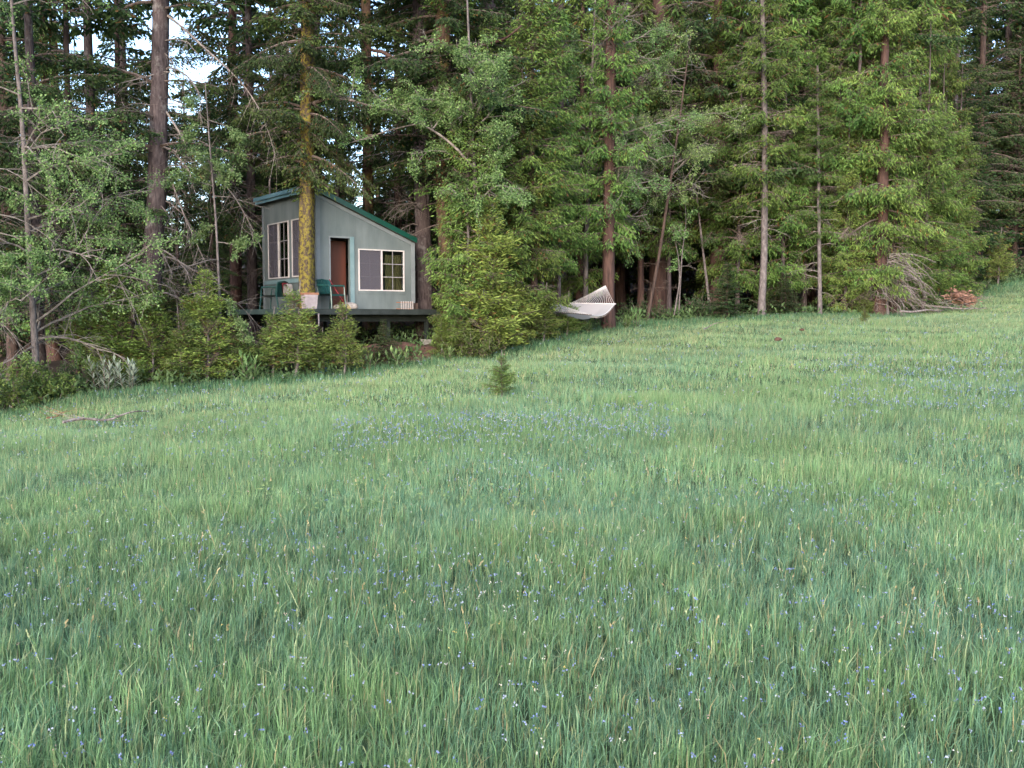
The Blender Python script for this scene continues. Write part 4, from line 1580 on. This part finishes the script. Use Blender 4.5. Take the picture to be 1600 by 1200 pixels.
YG = ((.06, .10, .025), (.17, .23, .06))
DG = ((.025, .05, .02), (.07, .12, .045))
GG = ((.08, .14, .05), (.2, .3, .12))
SG = ((.16, .21, .16), (.34, .40, .32))
shrub('broadleaf_shrub', 'bright round-leaved shrub at the bottom left of the wood', 18, 21.9, 1.0, 1.3, 5200, 1, YG)
shrub('broadleaf_shrub', 'lower bright shrub right of the big left-edge shrub', 68, 22.8, .7, .8, 3200, 2, YG)
shrub('broadleaf_shrub', 'bright shrub at the very left border', -50, 21.4, 1.2, 1.7, 4500, 3, YG)
shrub('broadleaf_shrub', 'dark shrub behind the sage-coloured plants', 115, 24.0, .8, .7, 2400, 4, DG)
shrub('broadleaf_shrub', 'dark leafy shrub under the left end of the deck', 395, 26.8, .9, .8, 3000, 5, DG)
shrub('broadleaf_shrub', 'leafy shrub at the foot of the cedars right of the deck', 745, 27.9, .9, .8, 2600, 6, ((.05, .08, .02), (.13, .16, .05)))
shrub('broadleaf_shrub', 'dark shrub behind the hammock', 900, 34.5, 1.0, .9, 2200, 7, DG)
shrub('broadleaf_shrub', 'low dark shrub right of the hammock trunk', 1010, 35.5, .9, .7, 1800, 8, DG)
shrub('broadleaf_shrub', 'low dark shrub at the foot of the bent saplings', 1090, 36.5, 1.0, .7, 1800, 9, DG)
shrub('broadleaf_shrub', 'green shrub behind the lone slender trunk', 1215, 37.5, 1.1, .9, 2200, 10, DG)
shrub('broadleaf_shrub', 'low green shrub right of the thicket', 1500, 42.5, 1.4, 1.0, 2800, 11, DG)
shrub('broadleaf_shrub', 'green bank shrub at the right end of the forest edge', 1600, 48.0, 1.8, 1.4, 3000, 12, DG)


def weed(label, px, D, h, n, seed, cols, leaf, cat='plant', spread=.1, name='leafy_plant', nleaf=9):
    """upright stems with long paired leaves"""
    rg = np.random.default_rng(seed)
    base = np.array(gp(px, D))
    o = empty(name, base, label, cat)
    st = MB()
    lf = MB()
    for i in range(n):
        a = rg.uniform(0, 6.28)
        b = np.array([math.cos(a), math.sin(a), 0]) * spread * rg.random()
        e = b * (1.6 + rg.random()) + np.array([0, 0, h * rg.uniform(.65, 1)])
        st.tube([b - [0, 0, .05], (b + e) / 2 + rg.normal(0, .01, 3), e], [.009, .007, .004], 5)
        k = nleaf
        s = np.linspace(.12, 1, k)
        pos = b + (e - b) * s[:, None]
        az = np.arange(k) * 2.4 + rg.random() * 6
        el = .35 + .8 * s
        dd = np.stack([np.cos(az) * np.cos(el), np.sin(az) * np.cos(el), np.sin(el)], 1)
        t = rg.random(k)[:, None]
        c = np.array(cols[0]) * (1 - t) + np.array(cols[1]) * t
        nn = np.stack([-np.cos(az) * .8, -np.sin(az) * .8, np.ones(k)], 1)
        lf.blades(pos, dd, nn, leaf[0] * (1.15 - .4 * s) * rg.uniform(.8, 1.2, k), leaf[1] * rg.uniform(.8, 1.2, k), c, fold=.3)
    st.add([(0, 0, 0)])
    st.obj('stem', M['twig'], o)
    lf.obj('foliage', M['leaf'], o)
    return o


weed('pale sage-grey leafy plant at the meadow edge, left of its twin', 163, 23.6, .85, 8, 1, SG, (.24, .055), spread=.22, nleaf=16)
weed('pale sage-grey leafy plant at the meadow edge, right of its twin', 203, 23.8, .8, 7, 2, SG, (.24, .055), spread=.2, nleaf=16)
weed('tall light green weed right of the hammock trunk', 996, 32.6, .6, 3, 3, GG, (.3, .07), spread=.12)
weed('shorter light green weed between the hammock trunk and the tall one', 976, 32.6, .4, 4, 4, GG, (.24, .07), spread=.15)
weed('tall pale-leaved weed below the left end of the deck', 384, 25.4, .75, 3, 5, GG, (.3, .08), spread=.12)
weed('pale-leaved weed right of the broad yellow-green conifer', 400, 25.9, .6, 4, 6, GG, (.26, .07), spread=.16)
weed('broad-leaved weed in front of the deck posts', 412, 26.4, .7, 4, 7, GG, (.26, .09), spread=.2)
weed('leafy weed at the foot of the deck near the reddish earth', 632, 27.2, .45, 5, 8, GG, (.22, .06), spread=.2)
weed('leafy weed between the doorway conifer and the dark shrubby fir', 575, 26.8, .4, 5, 9, GG, (.2, .06), spread=.2)
weed('leafy weed at the edge under the white-stemmed cedar', 700, 27.5, .4, 6, 10, GG, (.2, .05), spread=.25)
weed('leafy weed under the hammock', 915, 31.6, .35, 6, 11, GG, (.2, .05), spread=.25)

# ---------------------------------------------------------------- deep forest
print('forest')
rg = np.random.default_rng(99)
placed = []
nbg = 0
DEEPL = {0: 'shaded fir standing deep inside the wood', 1: 'shaded fir standing deep inside the wood'}
for ring, (d0, d1, cnt, gap) in enumerate(((38, 48, 44, 2.1), (48, 62, 56, 2.6), (62, 84, 64, 3.0), (84, 115, 60, 4.0))):
    tries = 0
    c = 0
    while c < cnt and tries < 6000:
        tries += 1
        D = rg.uniform(d0, d1)
        x = rg.uniform(-.62 * D - 5, .62 * D + 6)
        px = 800 + x / D * F
        if beyond_edge(x, D) < 3:
            continue
        # leave the sky gaps of the photograph: fewer tall crowns there
        gapzone = (100 < px < 200) or (262 < px < 385) or (490 < px < 565) or (585 < px < 655)
        if gapzone and rg.random() < .35:
            continue
        if any((x - a) ** 2 + (D - b) ** 2 < gap ** 2 for a, b in placed):
            continue
        if px < 780 and D > 62 and rg.random() < .45:
            placed.append((x, D))
            continue
        placed.append((x, D))
        c += 1
        kind = rg.choice(['fir_a', 'fir_b', 'fir_high', 'cedar_a'], p=[.3, .35, .15, .2])
        tk = rg.choice(['fir', 'fir_dark', 'red'])
        s = rg.uniform(.8, 1.15) * (1.25 if kind == 'cedar_a' else 1)
        if px > 1000:
            s *= 1.15
        elif px < 690 and D > 42:
            ytop = rg.uniform(60, 190) if (px > 110) else rg.uniform(20, 120)
            zt = EYE + (HOR - ytop) / F * D - g1(x, D)
            Hc = {'fir_a': 27, 'fir_b': 24, 'fir_high': 28, 'cedar_a': 15}[str(kind)]
            if gapzone:
                zt = EYE + (HOR - rg.uniform(120, 235)) / F * D - g1(x, D)
            if gapzone or rg.random() < .55:
                s = max(.35, zt / Hc)
        tree(px, D, kind, str(tk), 'shaded conifer standing deep inside the wood', s=s, ts=rg.uniform(.8, 1.3), cat='tree',
             name='forest_tree', group='conifers deep inside the wood')
        nbg += 1
c = 0
while c < 95:
    D = rg.uniform(42, 110)
    x = rg.uniform(-.62 * D - 3, .62 * D + 4)
    if beyond_edge(x, D) < 5:
        continue
    c += 1
    tree(800 + x / D * F, D, 'sap_c', 'sap_c', 'young shaded fir of the understorey deep inside the wood', s=rg.uniform(.6, 1.7), cat='tree', name='understorey_tree',
         group='understorey firs deep inside the wood')

# low leafy undergrowth along the edge (uncountable)
rg = np.random.default_rng(77)
mb = MB()
npl = 1500
D = rg.uniform(20, 52, npl * 3)
x = rg.uniform(-.6, .6, npl * 3) * D
be = beyond_edge(x, D)
ok = (be > -.3) & (be < 7)
x, D, be = x[ok][:npl], D[ok][:npl], be[ok][:npl]
k = 14
n = len(x)
X = np.repeat(x, k) + rg.normal(0, .16, n * k)
Y = np.repeat(D, k) + rg.normal(0, .16, n * k)
hh = rg.uniform(.05, .45, n * k) * np.repeat(rg.uniform(.4, 1, n), k)
Z = gz(X, Y) + hh
dd = rg.normal(0, 1, (n * k, 3)) + np.array([0, 0, .7])
nn = rg.normal(0, .5, (n * k, 3)) + np.array([0, -.4, 1.])
t = np.repeat(rg.random(n), k)[:, None] * .7 + rg.random((n * k, 1)) * .3
c = np.array([.03, .055, .022]) * (1 - t) + np.array([.10, .15, .055]) * t
mb.blades(np.stack([X, Y, Z], 1), dd, nn, rg.uniform(.08, .2, n * k), rg.uniform(.04, .09, n * k), c, fold=.2)
tag(mb.obj('undergrowth', M['leaf']), 'low leafy undergrowth and seedlings along the forest edge', 'undergrowth', kind='stuff')

# ---------------------------------------------------------------- hammock
print('hammock')


def make_hammock():
    hk = at(946, 446, 32.65)
    ltree = at(838, 462, 30.4)
    A0, A1 = at(892, 474, 32.7), at(960, 475, 31.6)       # right spreader bar ends
    B0, B1 = at(858, 487, 31.0), at(922, 492, 29.9)       # left spreader bar ends
    org = gp(905, 31.5)
    o = empty('hammock', org, 'white rope hammock slung between two trunks at the meadow edge', 'hammock')
    sub = lambda p: np.array(p - org)
    hk, ltree, A0, A1, B0, B1 = map(sub, (hk, ltree, A0, A1, B0, B1))
    nu, nv = 26, 14
    U, V = np.meshgrid(np.linspace(0, 1, nu), np.linspace(0, 1, nv), indexing='ij')
    P = (A0 * (1 - V[..., None]) + A1 * V[..., None]) * (1 - U[..., None]) + (B0 * (1 - V[..., None]) + B1 * V[..., None]) * U[..., None]
    P[..., 2] += .02 * np.sin(V * 23 + U * 4) * np.sin(np.pi * U)
    P[..., 2] -= .32 * np.sin(np.pi * U) * (.55 + .45 * np.sin(np.pi * V))
    i = np.arange(nu - 1)[:, None] * nv
    j = np.arange(nv - 1)[None, :]
    f = np.stack([i + j, i + j + 1, i + nv + j + 1, i + nv + j], -1).reshape(-1, 4)
    mb = MB()
    v = P.reshape(-1, 3)
    mb.add(v, f4=f, col=(.42, .4, .42))
    mm = leaf_mat('woven_cotton', .35, 0, 0)
    # hammock body: a dense net of cords woven as a sheet with scalloped edges
    mb.obj('rope_bed', mm, o, smooth=True)
    for (E0, E1, nm) in ((A0, A1, 'a'), (B0, B1, 'b')):
        m = MB()
        d = (E1 - E0) * .03
        m.tube([E0 - d, (E0 + E1) / 2 + np.array([0, 0, .01]), E1 + d], .018, 8)
        m.obj('spreader_bar', M['bark_pale'] if nm == 'b' else M['rope'], o)
    for (E0, E1, H, sag) in ((A0, A1, hk, .0), (B0, B1, ltree, .0)):
        m = MB()
        n = 19
        for k in range(n):
            q = E0 + (E1 - E0) * k / (n - 1)
            m.tube([q, (q + H) / 2 - np.array([0, 0, .02]), H], .0055, 4, cap=False)
        q = m.obj('clew_cord', M['rope'], o)
    m = MB()
    for V_ in (0, -1):
        m.tube(P[:, V_], .014, 6)
    m.obj('edge_rope', M['rope'], o)
    m = MB()
    m.tube([hk, sub(at(951, 441, 32.8))], .012, 6)
    m.tube([ltree, sub(at(835, 458, 30.4))], .012, 6)
    m.obj('hanging_rope', M['rope'], o)
    # fringe tassels along the front edge
    m = MB()
    p0 = P[:, -1]
    m.tris_tube(p0, p0 + np.array([0, 0, -.07]), .007, .004)
    fr = m.obj('fringe', M['rope'], o)
    fr['kind'] = 'stuff'


make_hammock()


# ---------------------------------------------------------------- fallen wood in the meadow
def fallen(name, label, pxs, r, mat, cat, twn=10, seed=0, lift=.12, twl=.5, up=.4):
    rg = np.random.default_rng(seed)
    P = []
    for px, D in pxs:
        p = gp(px, D)
        p.z += lift * rg.uniform(.6, 1.3)
        P.append(tuple(p))
    base = np.array(P[0])
    Q = smooth_path(np.array(P), 16) - base
    o = empty(name, base, label, cat)
    m = MB()
    m.tube(Q, np.linspace(r, r * .3, 16), 7, noise=.15, rng=rg)
    m.obj('stem', M[mat], o)
    if twn:
        m = MB()
        k = twn
        i = rg.integers(2, 15, k)
        B = Q[i]
        d = rg.normal(0, .6, (k, 3))
        d[:, 2] = np.abs(d[:, 2]) * up
        E = B + d * rg.uniform(.15, twl, k)[:, None]
        m.tris_tube(B, E, r * .3, r * .12)
        m.tris_tube(E, E + (d + rg.normal(0, .4, (k, 3))) * .25, r * .12, r * .06)
        m.obj('twig', M[mat], o)['kind'] = 'stuff'
    return o


fallen('fallen_branch', 'long grey dead branch lying in the grass at the left', [(95, 16.9), (130, 17.2), (165, 17.4), (200, 17.7), (232, 18.1)], .028, 'dead', 'branch', 16, 1, .2)
fallen('fallen_branch', 'reddish dead twigs in the grass above the long left branch', [(70, 18.6), (85, 18.8), (98, 19.1)], .014, 'terracotta', 'branch', 12, 2, .22)
fallen('fallen_branch', 'short arched pale branch in the far middle meadow', [(1100, 30.6), (1106, 30.9), (1118, 31.0), (1128, 31.0)], .022, 'dead', 'branch', 2, 3, .22)
fallen('fallen_branch', 'long curved grey limb on the grass right of the thicket', [(1405, 34.2), (1425, 34.5), (1448, 35.0), (1466, 35.7), (1472, 36.3)], .04, 'dead', 'branch', 14, 4, .2)
fallen('fallen_branch', 'forked grey limb lying before the reddish dead boughs', [(1472, 36.3), (1476, 35.8), (1490, 35.4), (1520, 35.4), (1540, 35.6)], .035, 'dead', 'branch', 22, 5, .25, .8)

# heap of reddish dead boughs
rg = np.random.default_rng(21)
base = np.array(gp(1500, 36.3))
hp = empty('brush_heap', base, 'heap of reddish dead boughs in the grass right of the thicket', 'brush heap')
mb = MB()
n = 900
pos = rg.normal(0, 1, (n, 3)) * np.array([.24, .2, .11]) + np.array([0, 0, .42])
pos[:, 2] = np.abs(pos[:, 2])
pos[:, 2] += np.where(pos[:, 0] < 0, .15, 0)
dd = rg.normal(0, 1, (n, 3)) * np.array([1, 1, .4]) + np.array([.6, 0, 0])
c = np.array([.26, .155, .11]) * rg.uniform(.5, 1.3, (n, 1))
mb.blades(pos, dd, rg.normal(0, 1, (n, 3)), rg.uniform(.08, .2, n), .05, c)
mb.obj('dead_foliage', M['leaf'], hp)
mb = MB()
dead_branches(mb, rg, lambda z: (rg.uniform(-.6, .6), 0), rg.uniform(.1, .5, 14), (.4, 1.1), lambda: rg.uniform(0, 6.3), (-10, 30), rad=.014, twigs=5)
mb.obj('limb', M['dead'], hp)

# rocks / bare patches
for (px, D, s, lb) in ((1215, 25.6, .07, 'small brown rock in the far right meadow'), (1252, 28.5, .05, 'smaller brown rock in the grass behind the other brown rock')):
    m = MB()
    rgk = np.random.default_rng(px)
    th = np.linspace(0, 2 * np.pi, 10, endpoint=False)
    lathe(m, [(.001, -.5), (.9, -.4), (1.1, 0), (.8, .45), (.35, .7), (.001, .75)], 10)
    m.v[0] += rgk.normal(0, .08, m.v[0].shape)
    o = m.obj('rock', M['soil'], smooth=False)
    p = gp(px, D, .16)
    o.location = p
    o.scale = (s * 1.4, s, s)
    tag(o, lb, 'rock')


# ---------------------------------------------------------------- grass
print('grass')
rg = np.random.default_rng(2024)
G_BLUE = np.array([.094, .176, .102])
G_GREEN = np.array([.118, .200, .082])
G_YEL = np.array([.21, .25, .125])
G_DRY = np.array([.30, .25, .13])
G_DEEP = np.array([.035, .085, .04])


def grass_layer(name, label, d0, d1, dens, w, h, bend, segs, power=1.0):
    # sample in the view wedge plus a margin
    k0, k1 = .56, 2.1
    area = (k0 * (d1 ** 2 - d0 ** 2) + 2 * k1 * (d1 - d0))
    n = int(area * dens * 1.02)
    D = rg.uniform(d0, d1, n * 2)
    half = k0 * D + k1
    keep = rg.random(n * 2) < half / (k0 * d1 + k1)
    D = D[keep][:n]
    half = half[keep][:n]
    x = rg.uniform(-1, 1, len(D)) * half
    # tufting: pull blades towards clump centres
    cl = .16
    wx = x * .83 + D * .56 + .35 * np.sin(D * 1.7) + .5 * vnoise(x, D, .7, 41)
    wy = D * .83 - x * .56 + .35 * np.sin(x * 2.1) + .5 * vnoise(x, D, .6, 42)
    jx = np.floor(wx / cl)
    jy = np.floor(wy / cl)
    hsh = np.modf(np.abs(np.sin(jx * 12.9898 + jy * 78.233) * 43758.5453))[0]
    hs2 = np.modf(np.abs(np.sin(jx * 39.346 + jy * 11.135) * 23421.631))[0]
    pull = rg.random(len(D)) * .6
    ux = ((jx + hsh) * cl - wx) * pull
    uy = ((jy + hs2) * cl - wy) * pull
    x = x + ux * .83 - uy * .56
    D = D + ux * .56 + uy * .83
    be = beyond_edge(x, D)
    # thin out into the wood
    pk = np.clip(1 - (be - .6 + 1.2 * vnoise(x, D, 1.3, 8)) / 2.2, 0, 1)
    keep = rg.random(len(x)) < pk
    x, D, be = x[keep], D[keep], be[keep]
    n = len(x)
    hsh = hsh[keep]
    z = gz(x, D) - .01
    big = vnoise(x, D, 2.6, 11)
    med = vnoise(x, D, .8, 12)
    sml = vnoise(x, D, .3, 13)
    H = h * (.55 + .55 * med + .35 * sml) * rg.uniform(.55, 1.25, n) * (1 + .5 * np.clip(1 - np.abs(be) / 1.6, 0, 1)) * (.85 + .3 * hsh)
    az = rg.uniform(0, 2 * np.pi, n)
    lean = np.abs(rg.normal(0, bend, n)) + .05
    ldir = np.stack([np.cos(az), np.sin(az), np.zeros(n)], 1)
    ldir += np.array([.15, -.1, 0])
    tilt = .25 * lean
    W2 = (w * rg.uniform(.6, 1.4, n) / 2)[:, None]
    sa = az + np.pi / 2 + rg.normal(0, .6, n)
    side = np.stack([np.cos(sa), np.sin(sa), np.zeros(n)], 1)
    B = np.stack([x, D, z], 1)
    up = np.array([0, 0, 1.])
    Hh = H[:, None]
    Mi = B + up * Hh * .55 + ldir * (lean * H * .25)[:, None]
    T_ = B + up * (Hh * (1 - .35 * np.minimum(lean, 1.2)[:, None])) + ldir * (lean * H * .85)[:, None]
    # colours
    big2 = vnoise(x + 31, D + 7, 5.0, 14)
    t = np.clip(1.1 * (big - .5) + 1.0 * (med - .5) + .9 * (sml - .5) + .3 * rg.normal(0, 1, n) + .5, 0, 1)[:, None]
    c = G_BLUE * (1 - t) + G_GREEN * t
    far = np.clip((D - 14) / 14, 0, 1)
    ty = (rg.random(n) < (.10 + .16 * big2 + .22 * far))[:, None]
    c = np.where(ty, G_YEL * rg.uniform(.7, 1.15, (n, 1)), c)
    td = (rg.random(n) < (.018 + .03 * (sml > .7) + .07 * far * (vnoise(x, D, 1.6, 15) > .5)))[:, None]
    c = np.where(td, G_DRY * rg.uniform(.6, 1.1, (n, 1)), c)
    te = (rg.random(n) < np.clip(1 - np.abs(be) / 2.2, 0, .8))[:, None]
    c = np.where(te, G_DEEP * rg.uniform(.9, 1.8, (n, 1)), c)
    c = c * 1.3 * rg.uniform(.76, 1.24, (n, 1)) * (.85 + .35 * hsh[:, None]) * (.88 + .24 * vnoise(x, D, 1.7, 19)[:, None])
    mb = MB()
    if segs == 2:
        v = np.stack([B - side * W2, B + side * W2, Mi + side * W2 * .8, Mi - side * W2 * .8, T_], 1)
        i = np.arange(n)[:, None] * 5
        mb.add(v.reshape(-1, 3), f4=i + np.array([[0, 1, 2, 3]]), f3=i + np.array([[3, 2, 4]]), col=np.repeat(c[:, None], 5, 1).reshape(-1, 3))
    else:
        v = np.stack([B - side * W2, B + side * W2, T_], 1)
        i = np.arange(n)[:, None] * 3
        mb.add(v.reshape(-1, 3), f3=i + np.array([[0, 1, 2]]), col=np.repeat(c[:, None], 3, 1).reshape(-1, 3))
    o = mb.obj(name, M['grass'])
    tag(o, label, 'grass', kind='stuff')
    print(name, n)


grass_layer('grass', 'tall bluish-green meadow grass in the near part of the meadow', 2.2, 8.5, 4100, .0042, .15, .5, 2)
grass_layer('grass', 'bluish-green grass in the middle of the meadow', 8.5, 17, 1800, .0065, .15, .45, 1)
grass_layer('grass', 'paler grass of the far meadow up to the forest edge', 16.5, 53, 720, .0105, .12, .4, 1)


# stray dry stalks and seed heads
def stalks():
    n = 700
    D = rg.uniform(4, 20, n)
    x = rg.uniform(-.6, .6, n) * D
    z = gz(x, D)
    B = np.stack([x, D, z + .08], 1)
    h = rg.uniform(.15, .3, n)
    d = rg.normal(0, .28, (n, 3))
    d[:, 2] = 1
    d /= np.linalg.norm(d, axis=1)[:, None]
    mb = MB()
    nn = rg.normal(0, 1, (n, 3))
    nn[:, 1] -= 1.5
    c = np.where(rg.random((n, 1)) < .5, G_DRY, G_YEL * 1.2) * rg.uniform(.8, 1.3, (n, 1))
    mb.blades(B, d, nn, h, .0035, c, belly=.3)
    tip = B + d * h[:, None]
    for k in range(3):
        dd = d + rg.normal(0, .25, (n, 3))
        mb.blades(tip - d * .012 * k, dd, rg.normal(0, 1, (n, 3)) - np.array([0, 1.5, 0]), .02, .009, c * .85)
    tag(mb.obj('dry_stalks', M['grass']), 'scattered straw-coloured stalks standing in the meadow grass', 'grass', kind='stuff')


stalks()


def meadow_weeds():
    n, k = 1000, 8
    D = 7.5 * (22 / 7.5) ** rg.random(n)
    x = rg.uniform(-.6, .6, n) * D
    X = np.repeat(x, k) + rg.normal(0, .035, n * k)
    Y = np.repeat(D, k) + rg.normal(0, .035, n * k)
    Z = gz(X, Y) + rg.uniform(.04, .15, n * k)
    dd = rg.normal(0, 1, (n * k, 3)) + np.array([0, 0, .6])
    nn = rg.normal(0, .4, (n * k, 3)) + np.array([0, -.4, 1.])
    t = np.repeat(rg.random(n), k)[:, None]
    c = np.array([.08, .15, .07]) * (1 - t) + np.array([.17, .25, .10]) * t
    mb = MB()
    mb.blades(np.stack([X, Y, Z], 1), dd, nn, rg.uniform(.02, .045, n * k), rg.uniform(.008, .018, n * k), c, fold=.2)
    tag(mb.obj('meadow_weeds', M['leaf']), 'small broad-leaved weeds mixed into the meadow grass', 'weeds', kind='stuff')


meadow_weeds()


def flowers(name, label, n, col, size, h, zone, seed, petals=4):
    rg = np.random.default_rng(seed)
    X, Y = [], []
    while len(X) < n:
        D = 3 * (34 / 3) ** rg.random()
        x = rg.uniform(-.6, .6) * D
        px = 800 + F * x / D
        if beyond_edge(x, D) > -1 or rg.random() > zone(px, D, x):
            continue
        X.append(x)
        Y.append(D)
    X = np.array(X)
    Y = np.array(Y)
    z = gz(X, Y) + h * rg.uniform(.75, 1.15, n)
    grow = 1 + np.clip((Y - 7) / 14, 0, 1) * 1.3
    z = z + .05 * np.clip((Y - 7) / 6, 0, 1)
    C = np.stack([X, Y, z], 1)
    k = petals
    idx = np.repeat(np.arange(n), k)
    off = rg.normal(0, 1, (n * k, 3)) * (size * .45 * grow[idx])[:, None]
    dd = rg.normal(0, 1, (n * k, 3))
    nn = rg.normal(0, 1, (n * k, 3)) + np.array([0, -1.2, .8])
    c = np.array(col)[rg.integers(0, len(col), n)][idx] * rg.uniform(.8, 1.2, (n * k, 1))
    mb = MB()
    mb.blades(C[idx] + off, dd, nn, size * grow[idx] * rg.uniform(.7, 1.2, n * k), size * .7 * grow[idx], c)
    S = np.stack([X + rg.normal(0, .02, n), Y, gz(X, Y) + .05], 1)
    mb.tris_tube(S, C, .0018, .0015, mat=1)
    mt = M['grass'] if False else M['petal']
    o = mb.obj(name, [mt, M['stem_green']])
    tag(o, label, 'flowers', kind='stuff')


M['stem_green'] = rough_mat('green_stem', (.05, .09, .04), (.08, .13, .05), 5, bump=0)


def zone_blue(px, D, x):
    py = HOR + EYE / D * F
    v = .05 + (.16 if D > 5 else .08) * float(vnoise(np.array([x]), np.array([D]), 1.1, 21)[0] > .66)
    if 520 < px < 1050 and 11 < D < 14.2:
        v = .95
    if px > 1300 and 12 < D < 19:
        v = max(v, .6)
    if px < 480 and 5 < D < 6.4:
        v = max(v, .2)
    return v


def zone_white(px, D, x):
    v = .12 + .3 * float(vnoise(np.array([x]), np.array([D]), .9, 22)[0] > .6)
    if 540 < px < 1120 and 8 < D < 14:
        v = .8
    return v


flowers('blue_flowers', 'small blue-violet wildflowers scattered and banded through the meadow', 4200, [(.13, .17, .36), (.20, .24, .38), (.13, .16, .30), (.28, .31, .40)], .0105, .19, zone_blue, 5, 4)
flowers('pale_flowers', 'tiny white, pink and yellow flower heads dotted through the meadow', 800, [(.42, .40, .35), (.4, .28, .25), (.4, .33, .12), (.44, .42, .4)], .008, .2, zone_white, 6, 4)
print('done')
